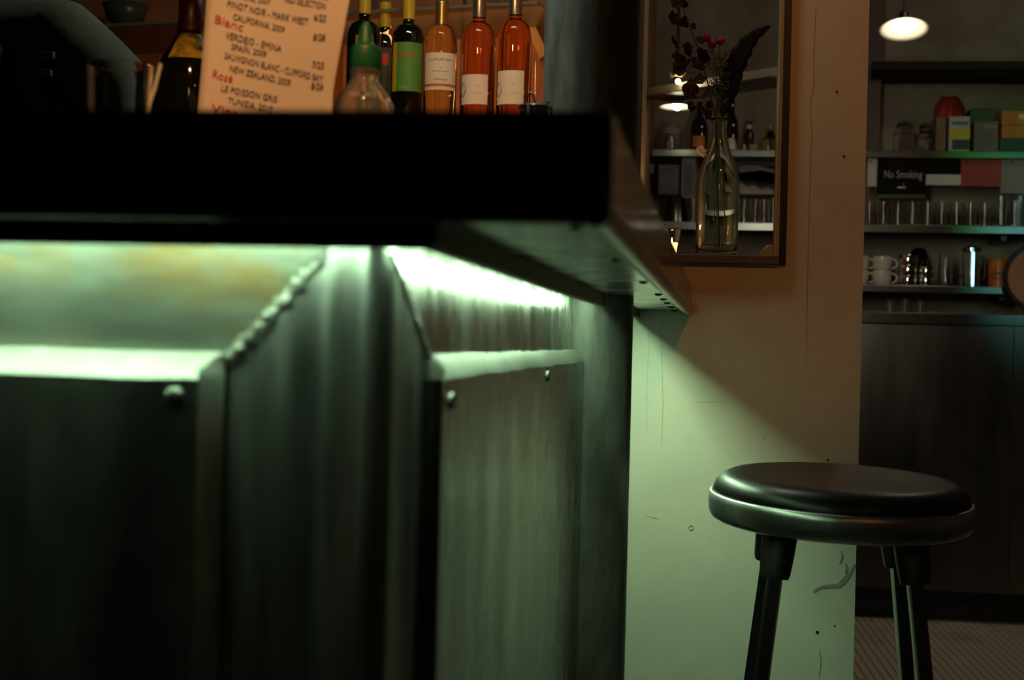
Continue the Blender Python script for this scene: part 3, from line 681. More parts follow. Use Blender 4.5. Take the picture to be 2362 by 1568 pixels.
def mline(txt, x, y, x1, size, m, sl=.225):
    bm = text_bm(txt, size, lambda a, b: Vector((a, b, 0)))
    xs = [v.co.x for v in bm.verts]; k = (x1-x)/max(xs)
    for v in bm.verts:
        a, b = v.co.x*k, v.co.y; q = mpx(x+a+b*.16, y+a*sl-b); v.co = q+Vector((0, -.0012, 0))
    bmesh.ops.solidify(bm, geom=bm.faces[:], thickness=.0002)
    obj('handwriting', bm, m, msheet)
for txt, x, y, x1, s, m, sl in (('ZINFANDEL, 2007', 510, -15, 618, 19, ink_black, .2), ('RED SELECTION', 652, 0, 750, 21, ink_blue, .22), ('5/20', 733, -4, 760, 21, ink_black, .1), ('PINOT NOIR - MARK WEST', 520, 13, 708, 22, ink_blue, .235), ('6/22', 722, 46, 752, 22, ink_black, .15),
        ('CALIFORNIA, 2009', 533, 42, 652, 20, ink_black, .26), ('8/28', 721, 92, 750, 22, ink_black, .1), ('Blanc', 491, 50, 556, 27, ink_red, .3), ('VERDEJO - EMINA', 517, 86, 646, 22, ink_blue, .25), ('SPAIN, 2009', 530, 112, 610, 20, ink_black, .22),
        ('SAUVIGNON BLANC - CLIFFORD BAY', 515, 133, 744, 21, ink_blue, .245), ('7/25', 718, 156, 747, 22, ink_black, .1), ('NEW ZEALAND, 2009', 526, 163, 667, 21, ink_black, .24), ('Rosé', 487, 178, 534, 27, ink_red, .25), ('8/26', 716, 205, 745, 22, ink_black, .08),
        ('LE POISSON GRIS', 508, 209, 636, 21, ink_blue, .2), ('TUNISIA, 2010', 524, 237, 625, 20, ink_black, .2), ('Vins', 487, 256, 545, 26, ink_red, .2)):
    mline(txt, x, y, x1, s, m, sl)
obj('foot', box(B(), (at(480, 500, MY).x, MY-.02, zt), (at(745, 500, MY).x, MY+.02, zt+.004)), black_metal, menu, bevel=.001)
# green capped glass bottle
p = at(840, 200, 1.42); p = Vector((p.x, p.y, zt))
def zz(py): return zpix(p, py)
s_ = zc_of(p)/FPX
gb = thing('syrup_bottle', 'round clear glass bottle with green plastic spout cap in front of the wine', 'bottle', p)
out = [(0, zt), (62*s_, zt+.0), (69*s_, zt+.006), (70*s_, zz(262)), (68*s_, zz(240)), (60*s_, zz(225)), (45*s_, zz(205)), (34*s_, zz(190)), (31*s_, zz(180)), (33*s_, zz(172)), (35*s_, zz(166)), (35*s_, zz(155))]
inn = [(max(0, r-.0022), z) for r, z in out[::-1]][:-3]+[(66*s_, zt+.010), (0, zt+.010)]
syrup_glass = glass('pale_syrup_glass', (.94, .97, .86), .04); syrup_glass.node_tree.nodes['Principled BSDF'].inputs['Transmission Weight'].default_value = .93
obj('glass_body', lathe(B(), out+inn, (p.x, p.y, 0), 40), syrup_glass, gb, smooth=True)
cap = [(35.5*s_, zz(160)), (37*s_, zz(157)), (37*s_, zz(117)), (34*s_, zz(108)), (22*s_, zz(103)), (19*s_, zz(100)), (14*s_, zz(66)), (10*s_, zz(57)), (6*s_, zz(53)), (0, zz(53))]
obj('spout_cap', lathe(B(), cap, (p.x, p.y, 0), 40), green_plastic, gb, smooth=True)
bm = B()
curved(p, 65*s_, 'DEC 2012', 14*s_, zz(233), face_ang(p)-.05, white_print, gb, .0024)
# dark bottle with red wax
p = at(437, 150, 1.66); p = Vector((p.x, p.y, zt)); s_ = zc_of(p)/FPX
db = thing('liquor_bottle', 'squat black liquor bottle with dark red neck and gold label, beside the menu', 'bottle', p)
prof = [(0, zt), (78*s_, zt), (82*s_, zt+.005), (83*s_, zpix(p, 215)), (80*s_, zpix(p, 185)), (66*s_, zpix(p, 140)), (45*s_, zpix(p, 105)), (30*s_, zpix(p, 82)), (27*s_, zpix(p, 60)), (26*s_, zpix(p, -20)), (0, zpix(p, -20))]
obj('bottle_body', lathe(B(), prof, (p.x, p.y, 0), 40), blackglass, db, smooth=True)
obj('wax_neck', lathe(B(), [(29*s_, zpix(p, 74)), (28*s_, zpix(p, 55)), (27*s_, zpix(p, -22)), (0, zpix(p, -22))], (p.x, p.y, 0), 32), red_wax, db, smooth=True)
fa = face_ang(p); bm = B()
def lbl(u, v):
    a = fa-.75+1.6*u; y = 145-62*v; r = (66+(30-66)*((145-y)/63) if y < 140 else 66)*s_+.0012
    r = (45+(66-45)*((y-105)/35) if y >= 105 else 30+(45-30)*((y-82)/23))*s_+.0008
    return Vector((p.x+r*math.cos(a), p.y+r*math.sin(a), zpix(p, y)))
grid(bm, lbl, 16, 10); obj('label', bm, gold_label, db, smooth=True)

# ------------------------------------------------------------------ vase, flowers, candle on the window sill
YV = YW+.075
p = at(1652, 590, YV); p = Vector((p.x, p.y, oz)); s_ = zc_of(p)/FPX
VB = p.copy()
vase = thing('bottle_vase', 'tall clear glass bottle used as a flower vase on the window sill', 'vase', p)
o_ = [(0, oz+.0005), (44*s_, oz+.0005), (48*s_, oz+.003), (48.5*s_, zpix(p, 560)), (48.5*s_, zpix(p, 430)), (47*s_, zpix(p, 410)), (42*s_, zpix(p, 390)), (33*s_, zpix(p, 365)), (24*s_, zpix(p, 338)), (19*s_, zpix(p, 318)), (17.5*s_, zpix(p, 300)), (17.5*s_, zpix(p, 284)), (19.5*s_, zpix(p, 281)), (19.5*s_, zpix(p, 275))]
i_ = [(max(.003, r-.0030), z) for r, z in o_[3:][::-1]]+[(43*s_, oz+.012), (0, oz+.010)]
obj('glass_body', lathe(B(), o_+i_, (p.x, p.y, 0), 44), vase_glass, vase, smooth=True)
a, b = at(1612, 339, YV-.015), at(1626, 360, YV-.015)
st = obj('stopper', lathe(B(), [(0, -.001), (.0065, 0), (.0075, .004), (.007, .016), (.004, .018), (.0045, .0215), (0, .022)], a, 18, (b-a)), porcelain, vase, smooth='auto'); st['label'] = 'cream swing stopper'
obj('wire_bail', tube(B(), [at(1620, 350, YV-.013), at(1635, 340, YV-.016), at(1634, 310, YV-.013), at(1652, 300, YV-.019)], .0007, 6), chrome, vase)
def zpt(zx, zy, dy=0): return at(1470+zx/5.81, zy/5.81, YV+dy)
neck = at(1652, 292, YV)
def blossom(c, r, seed):
    rnd = random.Random(seed); bm = B(); c = Vector(c)
    face = Vector((rnd.uniform(-.9, .9), rnd.uniform(-1, -.1), rnd.uniform(-.6, .5))).normalized()
    q = Vector((0, 0, 1)).rotation_difference(face)
    n = 5
    for k in range(n):
        a0 = 2*PI*k/n+rnd.uniform(-.2, .2); L_ = r*rnd.uniform(.85, 1.2); W_ = r*rnd.uniform(.45, .62); cup = rnd.uniform(.25, .75)
        def f(u, v, a0=a0, L_=L_, W_=W_, cup=cup):
            rad = L_*(.06+.94*u); wd = W_*math.sin(PI*min(1, .12+.80*u))**.8*(v-.5)*2
            z = cup*L_*u*u*.9-.3*L_*u**4+.12*L_*(v-.5)**2*4+.04*L_*math.sin(9*v+u*5)
            x = rad; y = wd; return c+q @ Vector((x*math.cos(a0)-y*math.sin(a0), x*math.sin(a0)+y*math.cos(a0), z))
        grid(bm, f, 5, 5)
    solid(bm, .0005); return bm
spray = thing('burgundy_spray', 'tall spray of dark burgundy blossoms standing in the bottle vase', 'flower', VB+Vector((0, 0, .012)))
main = [VB+Vector((.004, .004, .014)), at(1655, 420, YV), neck, zpt(960, 1180), zpt(830, 700), zpt(740, 450), zpt(640, 190), zpt(610, 60), zpt(600, -60)]
def smooth_path(P, n=5):
    out = []
    for i in range(len(P)-1):
        p0, p1, p2, p3 = P[max(i-1, 0)], P[i], P[i+1], P[min(i+2, len(P)-1)]
        for k in range(n):
            t = k/n; out.append(.5*((2*p1)+(p2-p0)*t+(2*p0-5*p1+4*p2-p3)*t*t+(3*p1-p0-3*p2+p3)*t**3))
    return out+[P[-1]]
mp_ = smooth_path(main); obj('stem', tube(B(), mp_, [.0016-.0009*i/len(mp_) for i in range(len(mp_))], 6), mat('dark_stem', (.05, .03, .02), .6), spray, smooth=True)
heads = [(525, 50, 60), (640, 40, 50), (470, 250, 80), (615, 285, 65), (740, 345, 38), (530, 560, 75), (660, 650, 85), (590, 780, 95), (560, 930, 85), (680, 870, 85), (900, 740, 95), (850, 870, 100), (830, 540, 55), (640, 330, 50), (720, 1200, 110), (840, 1080, 70), (740, 1420, 65), (930, 1250, 70), (860, 1480, 70), (960, 1400, 50), (940, 1530, 60), (1250, 1500, 40)]
for k, (zx, zy, zr) in enumerate(heads):
    dy = random.uniform(-.02, .02); c = zpt(zx, zy, dy); r = zr/5.81*zc_of(c)/FPX*1.22
    obj('blossom', blossom(c, r, 50+k), burgundy, spray, smooth=True)
    near = min(mp_, key=lambda q: (q-c).length + (0.02 if q.z > c.z else 0))
    obj('twig', tube(B(), [near, near.lerp(c, .5)+Vector((0, 0, -.004)), c], .0006, 5), burgundy, spray)
for k, (zx, zy, lab) in enumerate(((925, 500, 'magenta globe flower nearest the burgundy spray'), (1115, 545, 'magenta globe flower nearest the long plum leaf'), (1000, 590, 'magenta globe flower lowest of the three, half hidden between the other two'))):
    dy = (-.004, -.012, .012)[k]; c = zpt(zx, zy, dy)
    t = thing('globe_flower', lab, 'flower', VB+Vector((.004*k-.004, -.004, .014)), 'magenta globe flowers in the vase')
    bm = ball(B(), c, 62/5.81*zc_of(c)/FPX, 18, 12, (1, 1, .92))
    for v in bm.verts: v.co = c+(v.co-c)*random.uniform(.9, 1.1)
    obj('flower_head', bm, magenta, t, smooth=False)
    obj('stem', tube(B(), smooth_path([VB+Vector((.004*k-.004, -.004, .016)), neck+Vector((.002*k-.002, 0, 0)), zpt(1060, 1000, dy*.5), c]), .0009, 6), stem_green, t, smooth=True)
# feathery filler
fill = thing('green_filler', 'feathery grey-green filler sprig between the blossoms and the long leaf', 'plant', VB+Vector((0, .006, .014)))
rnd = random.Random(5)
obj('stem', tube(B(), smooth_path([VB+Vector((.006, .006, .016)), neck, zpt(1100, 1300), zpt(1110, 900), zpt(1120, 720)]), .0010, 6), stem_green, fill, smooth=True)
bm = B()
for k in range(150):
    zy = rnd.uniform(680, 1500); hw = 130 if zy < 1100 else 110-.1*(zy-1100)
    c = zpt(1115+rnd.gauss(0, .5)*hw, zy, rnd.uniform(-.015, .015))
    b0 = zpt(1110+rnd.uniform(-20, 20), min(zy+rnd.uniform(60, 160), 1560), 0)
    tube(bm, [b0, b0.lerp(c, .6)+Vector((rnd.uniform(-.002, .002), 0, 0)), c], .00035, 4)
    for q in range(3):
        e = c+Vector((rnd.gauss(0, .003), rnd.gauss(0, .003), rnd.gauss(0, .003)))
        m4 = Matrix.Translation(e) @ Matrix.Diagonal((.0015, .0015, .0019, 1)); bmesh.ops.create_icosphere(bm, subdivisions=1, radius=1, matrix=m4)
fo = obj('sprig', bm, filler_green, fill); fo['kind'] = 'stuff'
# long crinkled leaf
sp = smooth_path([zpt(1130, 1560), zpt(1230, 1250), zpt(1290, 950), zpt(1400, 700), zpt(1560, 490), zpt(1790, 345)], 6)
lf = thing('long_leaf', 'long dark plum leaf with wavy edges leaning right out of the vase', 'leaf', VB+Vector((.008, 0, .014)))
bm = B(); n = len(sp)-1; V = []
for i, q in enumerate(sp):
    t = i/n; tg = (sp[min(i+1, n)]-sp[max(i-1, 0)]).normalized(); s = Vector((tg.z, 0, -tg.x))
    w_ = (155*math.sin(PI*min(1, t*.98+.02))**.75*(1-.25*t) if t < 1 else 0)/5.81*zc_of(q)/FPX
    V.append([bm.verts.new(q+s*w_*((j-2)/2)*(1+.10*math.sin(i*1.55+j))+Vector((0, .0016*math.sin(i*1.7+j*1.9)*abs(j-2)/2, 0))) for j in range(5)])
for i in range(n):
    for j in range(4): bm.faces.new((V[i][j], V[i][j+1], V[i+1][j+1], V[i+1][j]))
solid(bm, .0006); obj('blade', bm, leaf_dark, lf, smooth=True)
obj('stem', tube(B(), smooth_path([VB+Vector((.010, 0, .016)), VB+Vector((.014, 0, .08)), neck+Vector((.001, 0, 0)), zpt(1130, 1540)]), .0013, 6), mat('yellow_green_stem', (.30, .26, .05), .5), lf, smooth=True)
# candle
p = at(1549, 590, YV-.01); p = Vector((p.x, p.y, oz)); s_ = zc_of(p)/FPX
cg = thing('candle_glass', 'small tapered candle glass glowing on the sill, half behind the bar edge', 'candle', p)
o_ = [(0, oz+.0004), (12*s_, oz+.0004), (13*s_, oz+.002), (17*s_, zpix(p, 556)), (18.5*s_, zpix(p, 552)), (21*s_, zpix(p, 528)), (20*s_, zpix(p, 528)), (17*s_, zpix(p, 551)), (15*s_, zpix(p, 557)), (11*s_, oz+.006), (0, oz+.006)]
obj('glass_body', lathe(B(), o_, (p.x, p.y, 0), 28), clear, cg, smooth='auto')
obj('wax', lathe(B(), [(0, oz+.0065), (10.5*s_, oz+.0065), (14.2*s_, zpix(p, 560)), (0, zpix(p, 561))], (p.x, p.y, 0), 24), wax_m, cg, smooth='auto')
obj('flame', lathe(B(), [(0, zpix(p, 560)), (.0018, zpix(p, 557)), (.0014, zpix(p, 553)), (0, zpix(p, 547))], (p.x, p.y, 0), 10), flame_m, cg, smooth=True)
lamp('candle_light', 'POINT', Vector((p.x, p.y, zpix(p, 519))), .22, (1, .55, .18), .004)
# a second lower candle, out of sight behind the metal edge, is not built; service counter behind the wall carries the bowl
zc_t = oz-.10
sc = thing('service_counter', 'low counter just behind the pass-through window', 'counter', (0.0, YW+.4, 0))
obj('counter_top', box(B(), (wl+.03, YW+WT+.03, zc_t-.03), (wx1-.02, YW+.68, zc_t)), dark_wood, sc, bevel=.002)
for x in (wl+.06, wx1-.06):
    for y in (YW+WT+.06, YW+.64): obj('leg', box(B(), (x-.02, y-.02, 0), (x+.02, y+.02, zc_t-.03)), dark_wood, sc)
p = at(1793, 570, YW+.42); zbt = at(1793, 563, YW+.42).z
bm = lathe(B(), [(.062, zc_t), (.058, zc_t+(zbt-zc_t)*.5), (.042, zc_t+(zbt-zc_t)*.84), (.022, zbt-.003), (0, zbt)], (p.x, p.y, 0), 36)
tag(obj('cream_bowl', solid(bm, .003), mat('cream_ceramic', (.62, .50, .26), .4), smooth=True, loc=(p.x, p.y, zc_t)), 'upturned cream bowl low behind the sill at the wooden window edge', 'bowl')

# ------------------------------------------------------------------ far room: shelves, counter, cabinet
YS = 5.42                                                # front line of shelves
XL, XRr = -.26, 2.2
def srow(px, py, Y=YS): return at(px, py, Y)
shelves = []
for k, (py0, py1, lab) in enumerate(((348, 365, 'topmost steel wall shelf, with boxes and jars'), (519, 538, 'steel wall shelf under the no smoking sign, holding tumblers'), (657, 676, 'lowest steel wall shelf, holding white cups and orange tins'))):
    z1, z0 = at(2180, py0+(2 if k == 2 else 0), YS).z, at(2180, py1, YS).z
    s = thing('wall_shelf', lab, 'shelf', ((XL+XRr)/2, YS+.13, z0), 'steel shelves on the back wall')
    obj('board', box(B(), (XL, YS, z1-.006), (XRr, YB-.002, z1)), steel_shelf, s)
    obj('front_edge', box(B(), (XL, YS-.002, z0), (XRr, YS+.012, z1-.0005)), steel_shelf, s, bevel=.002)
    for x in (XL+.2, 1.0, XRr-.2): obj('bracket', prism(B(), [(x-.01, YS+.05), (x+.01, YS+.05), (x+.01, YB), (x-.01, YB)], z0-.02, z1-.006), black_metal, s)
    shelves.append(z1)
z1s, z2s, z3s = shelves
zct = at(2180, 722, YS-.10).z; zcb = at(2180, 748, YS-.10).z
bc = thing('back_counter', 'steel topped cabinet along the back wall of the far room', 'cabinet', (1.0, YS+.1, 0))
obj('worktop', box(B(), (XL, YS-.10, zcb), (XRr, YB-.003, zct)), steel_shelf, bc, bevel=.002)
xs = [XL+.01, .42, 1.02, 1.62, XRr-.01]
for a, b in zip(xs, xs[1:]): obj('front_panel', box(B(), (a+.0008, YS-.075, .115), (b-.0008, YS-.06, zcb)), steel_dark, bc, bevel=.0008)
obj('body', box(B(), (XL+.01, YS-.06, .115), (XRr-.01, YB-.004, zcb)), dark_wood, bc)
obj('toe_kick', box(B(), (XL+.01, YS+.02, 0), (XRr-.01, YB-.004, .115)), black_metal, bc)
# dark upper shelf and post
z1u, z0u = at(2200, 141, YS).z, at(2200, 180, YS).z
us = thing('upper_shelf', 'dark wooden shelf high on the back wall below the pendant lamp', 'shelf', (1.3, YS, z0u))
x0u = at(2012, 160, YS).x
obj('board', box(B(), (x0u, YS, z0u+.03), (XRr, YB-.002, z1u)), mat('black_brown_wood', (.022, .016, .012), .7, 0, .3, 20, (.2, 1, 1), spec=.2), us, bevel=.002); obj('rail', box(B(), (x0u, YS+.01, z0u), (XRr, YS+.03, z0u+.0299)), black_matte, us)
pa, pb = at(2000, 300, YS+.02).x, at(2031, 300, YS+.02).x
tag(obj('shelf_post', box(B(), (pa, YS+.035, z1s+.0005), (pb, YS+.075, 2.6)), mat('reddish_dark_wood', (.07, .025, .018), .5, 0, .3, 20, (1, 1, .2)), bevel=.001), 'dark reddish wooden post rising from the top shelf beside the plaster wall', 'post')
def bx(name, label, cat, px0, py0, px1, zbase, m, Y, dep=.10, group=None, bev=.002, parts=None):
    a, b = at(px0, py0, Y), at(px1, py0, Y)
    t = thing(name, label, cat, ((a.x+b.x)/2, Y+dep/2, zbase), group)
    obj('carton', box(B(), (a.x, Y, zbase), (b.x, Y+dep, a.z)), m, t, bevel=bev)
    return t, a, b
def pane(t, name, px0, py0, px1, py1, Y, m, th=.0006):
    a, b = at(px0, py0, Y), at(px1, py1, Y)
    return obj(name, box(B(), (a.x, Y-th, b.z), (b.x, Y-.00005, a.z)), m, t)
y1 = YS+.05
cardboard = mat('brown_card', (.20, .14, .09), .75, 0, .2, 20); greybox = mat('grey_card', (.14, .145, .14), .6, 0, .3, 20); yelbox = mat('white_yellow_card', (.42, .45, .42), .5, 0, .2, 20)
bx('carton_box', 'brown card box standing left of the yellow and white box', 'box', 2160, 269, 2183, z1s, cardboard, y1, .12)
t, a, b = bx('tea_box', 'white and yellow printed box standing on the top shelf', 'box', 2190, 268, 2238, z1s, yelbox, y1, .09)
pane(t, 'yellow_band', 2190.5, 297, 2237.5, 318, y1, mat('yellow_print', (.50, .46, .02), .6)); pane(t, 'dark_picture', 2196, 322, 2237.5, 345, y1, black_metal)
pane(t, 'dark_stroke', 2196, 280, 2234, 288, y1, mat('dark_grey_print', (.10, .14, .15), .6))
t, a, b = bx('grey_box', 'grey box with a small red mark in front of the black box', 'box', 2248, 279, 2304, z1s, greybox, y1, .08)
pane(t, 'red_mark', 2289, 304, 2299, 309, y1, ink_red); pane(t, 'pale_band', 2270, 287, 2300, 296, y1, mat('olive_print', (.22, .22, .12), .6))
bx('black_box', 'taller black box standing behind the grey box', 'box', 2238, 250, 2298, z1s, black_metal, y1+.10, .10)
z_g = at(2330, 318, y1).z; z_o = at(2330, 289, y1).z; z_t = at(2330, 254, y1).z
t, a, b = bx('green_box', 'dark green box at the bottom of the stack under the orange boxes', 'box', 2306, 319, 2380, z1s, mat('dark_green_card', (.01, .07, .05), .6, 0, .2, 20), y1, .14, 'stack of boxes on the top shelf')
ocard = mat('orange_card', (.50, .20, .03), .6, 0, .25, 20)
t, a, b = bx('orange_box', 'orange box lying directly on the dark green box', 'box', 2311, 289, 2382, a.z+.0005, ocard, y1+.002, .13, 'stack of boxes on the top shelf')
t, a, b = bx('orange_box', 'topmost orange box with a pale mark, on the other orange box', 'box', 2311, 255, 2382, a.z+.0005, ocard, y1+.002, .13, 'stack of boxes on the top shelf')
pane(t, 'pale_mark', 2350, 263, 2364, 275, y1+.002, white_print)
# crumpled red bag behind the cartons
a, b = at(2158, 222, y1+.15), at(2229, 222, y1+.15)
def bag(u, v):
    an = 2*PI*u; h = z1s+(a.z-z1s)*v; w_ = (b.x-a.x)/2*(1-.12*v**6-.55*max(0, v-.86)*4)*(1+.04*math.sin(an*5+v*7)); dd = .055*(1-.45*v**2)*(1+.08*math.sin(an*7-v*9))
    return Vector(((a.x+b.x)/2+w_*math.cos(an), y1+.19+dd*math.sin(an), h+.004*math.sin(an*4)*v))
bm = B(); grid(bm, bag, 28, 14); bmesh.ops.remove_doubles(bm, verts=bm.verts, dist=.0002)
bmesh.ops.holes_fill(bm, edges=bm.edges, sides=0)
tag(obj('red_bag', bm, mat('red_plastic_bag', (.42, .035, .02), .45, 0, .3, 12), smooth=True), 'red bag sticking up behind the brown and yellow boxes', 'bag')
# clip jars
def jar(px, py, w_, label, lidded=True):
    p = at(px, 346, y1+.03); p = Vector((p.x, p.y, z1s)); s_ = zc_of(p)/FPX; R = w_/2*s_; zt_ = zpix(p, py)
    t = thing('glass_jar', label, 'jar', p, 'jars on the top shelf')
    h = zt_-z1s
    obj('glass_body', lathe(B(), [(0, z1s), (R, z1s+.001), (R, z1s+h*.62), (R*.66, z1s+h*.76), (R*.66, z1s+h*.84), (R*.6, z1s+h*.84), (R*.6, z1s+h*.75), (R*.93, z1s+h*.6), (R*.93, z1s+.006), (0, z1s+.006)], (p.x, p.y, 0), 28), clear, t, smooth='auto')
    obj('lid', lathe(B(), [(0, z1s+h*.84), (R*.70, z1s+h*.84), (R*.74, z1s+h*.9), (R*.6, z1s+h*.985), (0, z1s+h)], (p.x, p.y, 0), 24), clear, t, smooth='auto')
    obj('rubber_seal', lathe(B(), [(R*.69, z1s+h*.85), (R*.76, z1s+h*.87), (R*.69, z1s+h*.89)], (p.x, p.y, 0), 24), black_metal, t)
    obj('wire_clip', tube(B(), [(p.x+R*.75*math.cos(x_), p.y-R*.5, z1s+h*.86+.018*math.sin(x_)) for x_ in [PI*k/10 for k in range(11)]], .0014, 6), black_metal, t)
    return t
jar(2085, 284, 52, 'larger glass clip jar with a black wire clip on the top shelf'); jar(2134, 288, 44, 'smaller glass clip jar beside the brown card box')
p = at(2012, 346, y1); p = Vector((p.x, p.y, z1s))
tag(obj('paper_scrap', prism(B(), [(p.x-.02, p.y-.0), (p.x+.004, p.y), (p.x+.004, p.y+.03), (p.x-.02, p.y+.03)], z1s, z1s+.022), white_paper), 'white folded paper on the top shelf against the plaster wall edge', 'paper')
# things on the top shelf seen through the window
def on1(px, dy=.06): q = at(px, 345, YS+dy); return Vector((q.x, q.y, z1s))
def lathe_thing(name, label, cat, p, prof, m, group=None, s=None, seg=28):
    s = s or zc_of(p)/FPX
    return tag(obj(name, lathe(B(), [(r*s, zpix(p, y)) for r, y in prof], (p.x, p.y, 0), seg), m, smooth='auto', loc=p), label, cat, group)
p = on1(1549); yb = proj(p)[1]
t = thing('glass_jar', 'wide glass jar with a pale band seen through the window left of the vase', 'jar', p, 'jars on the top shelf'); s_ = zc_of(p)/FPX
obj('glass_body', lathe(B(), [(0, zpix(p, yb)), (24*s_, zpix(p, yb)), (26*s_, zpix(p, 325)), (26*s_, zpix(p, 300)), (20*s_, zpix(p, 292)), (20*s_, zpix(p, 284)), (18*s_, zpix(p, 284)), (18*s_, zpix(p, 293)), (24*s_, zpix(p, 301)), (24*s_, zpix(p, 325)), (22*s_, zpix(p, yb-4)), (0, zpix(p, yb-4))], (p.x, p.y, 0), 28), clear, t, smooth='auto')
band(p, 26.2*s_, zpix(p, 311), zpix(p, 296), face_ang(p)-.8, face_ang(p)+.8, mat('grey_lilac_label', (.22, .20, .22), .7), t, 'label')
p = on1(1612, .05); s_ = zc_of(p)/FPX
t = thing('dark_bottle', 'black bottle with an orange label behind the vase neck', 'bottle', p, 'bottles on the top shelf')
obj('bottle_body', lathe(B(), [(0, z1s), (19*s_, z1s), (20*s_, zpix(p, 300)), (18*s_, zpix(p, 285)), (8*s_, zpix(p, 268)), (7*s_, zpix(p, 235)), (0, zpix(p, 235))], (p.x, p.y, 0), 28), blackglass, t, smooth='auto')
band(p, 20.1*s_, zpix(p, 341), zpix(p, 316), face_ang(p)-.8, face_ang(p)+.7, orange_label, t, 'label')
p = on1(1686, .10); lathe_thing('dark_bottle', 'plain black bottle right behind the vase neck', 'bottle', p, [(0, 346), (17, 346), (17, 300), (14, 275), (7, 262), (6.5, 230), (0, 230)], blackglass, 'bottles on the top shelf')
p = on1(1687, .03); lathe_thing('pale_cup', 'upturned pale cup to the right of the vase neck', 'cup', p, [(13, 346), (11, 330), (7.5, 319), (0, 317)], porcelain)
p = on1(1727, .08); s_ = zc_of(p)/FPX
t = thing('sauce_bottle', 'small dark red sauce bottle with a pale neck band', 'bottle', p, 'bottles on the top shelf')
obj('bottle_body', lathe(B(), [(0, z1s), (11*s_, z1s), (11.5*s_, zpix(p, 310)), (6*s_, zpix(p, 297)), (5.5*s_, zpix(p, 284)), (0, zpix(p, 284))], (p.x, p.y, 0), 24), mat('dark_red_glass', (.04, .006, .006), .15), t, smooth='auto')
obj('neck_band', lathe(B(), [(6.2*s_, zpix(p, 298)), (6.4*s_, zpix(p, 288)), (5.4*s_, zpix(p, 288))], (p.x, p.y, 0), 20), white_paper, t)
obj('cap', lathe(B(), [(6.8*s_, zpix(p, 288)), (6.8*s_, zpix(p, 280)), (0, zpix(p, 279))], (p.x, p.y, 0), 20), black_metal, t)
p = on1(1717, .01); lathe_thing('tea_light', 'tiny pale candle on the top shelf in front of the sauce bottle', 'candle', p, [(0, 347), (2.8, 347), (2.8, 334), (0, 333)], mat('pale_wax', (.8, .6, .3), .5))
t, a, b = bx('small_carton', 'tiny cream card standing on the top shelf beside the tiny candle', 'card', 1729, 332, 1746, z1s, mat('cream_card', (.32, .26, .18), .7), YS+.02, .01)
p = on1(1777, .05); s_ = zc_of(p)/FPX
t = thing('oil_cruet', 'yellow oil cruet with a glass stopper at the wooden window edge', 'bottle', p, 'bottles on the top shelf')
obj('glass_body', lathe(B(), [(0, z1s), (19*s_, z1s), (19*s_, zpix(p, 320)), (8*s_, zpix(p, 309)), (5*s_, zpix(p, 300)), (0, zpix(p, 300))], (p.x, p.y, 0), 28), glass('yellow_oil', (.95, .75, .18)), t, smooth='auto')
obj('stopper', lathe(B(), [(4*s_, zpix(p, 300)), (6.5*s_, zpix(p, 294)), (5*s_, zpix(p, 286)), (0, zpix(p, 284))], (p.x, p.y, 0), 20), clear, t, smooth='auto')
# second shelf
def on2(px, dy=.05): q = at(px, 500, YS+dy); return Vector((q.x, q.y, z2s))
s2 = zc_of(on2(2100))/FPX
g0 = None
gl = ['leftmost of the row, against the plaster wall', 'second from the plaster wall, under the sign', 'third from the plaster wall, under the sign', 'fourth from the plaster wall, under the sign', 'below the right corner of the sign', 'sixth from the plaster wall', 'seventh from the plaster wall', 'eighth from the plaster wall', 'rightmost of the even row']
for k, px in enumerate((2005, 2038, 2072, 2105, 2140, 2173, 2207, 2239, 2272)):
    p = on2(px)
    if g0 is None: g0 = tag(obj('tumbler', tumbler_bm(p, 12.5*s2, 15.6*s2, 54*s2, .0022, .006), clear, smooth='auto', loc=p), '', 'glass', 'row of tumblers on the second shelf'); o = g0
    else:
        o = g0.copy(); C.objects.link(o); o.location = p
    o['label'] = 'clear tumbler on the shelf below the sign, '+gl[k]
for px, h, dy, lab in ((2308, 72, .05, 'taller clear glass right of the tumbler row'), (2340, 60, .06, 'clear glass right of the taller glass'), (2352, 78, .13, 'tall clear glass at the picture edge behind the others')):
    p = on2(px, dy); glass_at('tall_glass', lab, p, 13*s2, 16*s2, h*s2, 'tall glasses on the second shelf')
for k, (px, dy, h, lab) in enumerate(((1466, .10, 80, 'tall glass seen through the window next to the iron column'), (1490, .04, 62, 'short glass seen through the window next to the iron column'), (1598, .08, 66, 'glass just left of the vase body'), (1716, .10, 62, 'glass just right of the vase body'), (1742, .03, 56, 'middle glass between the vase and the wooden edge'), (1762, .11, 60, 'glass set back under the pale bundle'), (1783, .04, 58, 'glass close to the wooden window edge'))):
    p = on2(px, dy); glass_at('window_glass', lab, p, 11*s2, 13.5*s2, h*s2, 'glasses on the second shelf seen through the window')
p = on2(1560, .06); lathe_thing('steel_tumbler', 'upturned tapered steel mixing cup seen through the window', 'cup', p, [(31, 518), (30, 515), (20, 452), (18, 450), (0, 450)], steel_shelf)
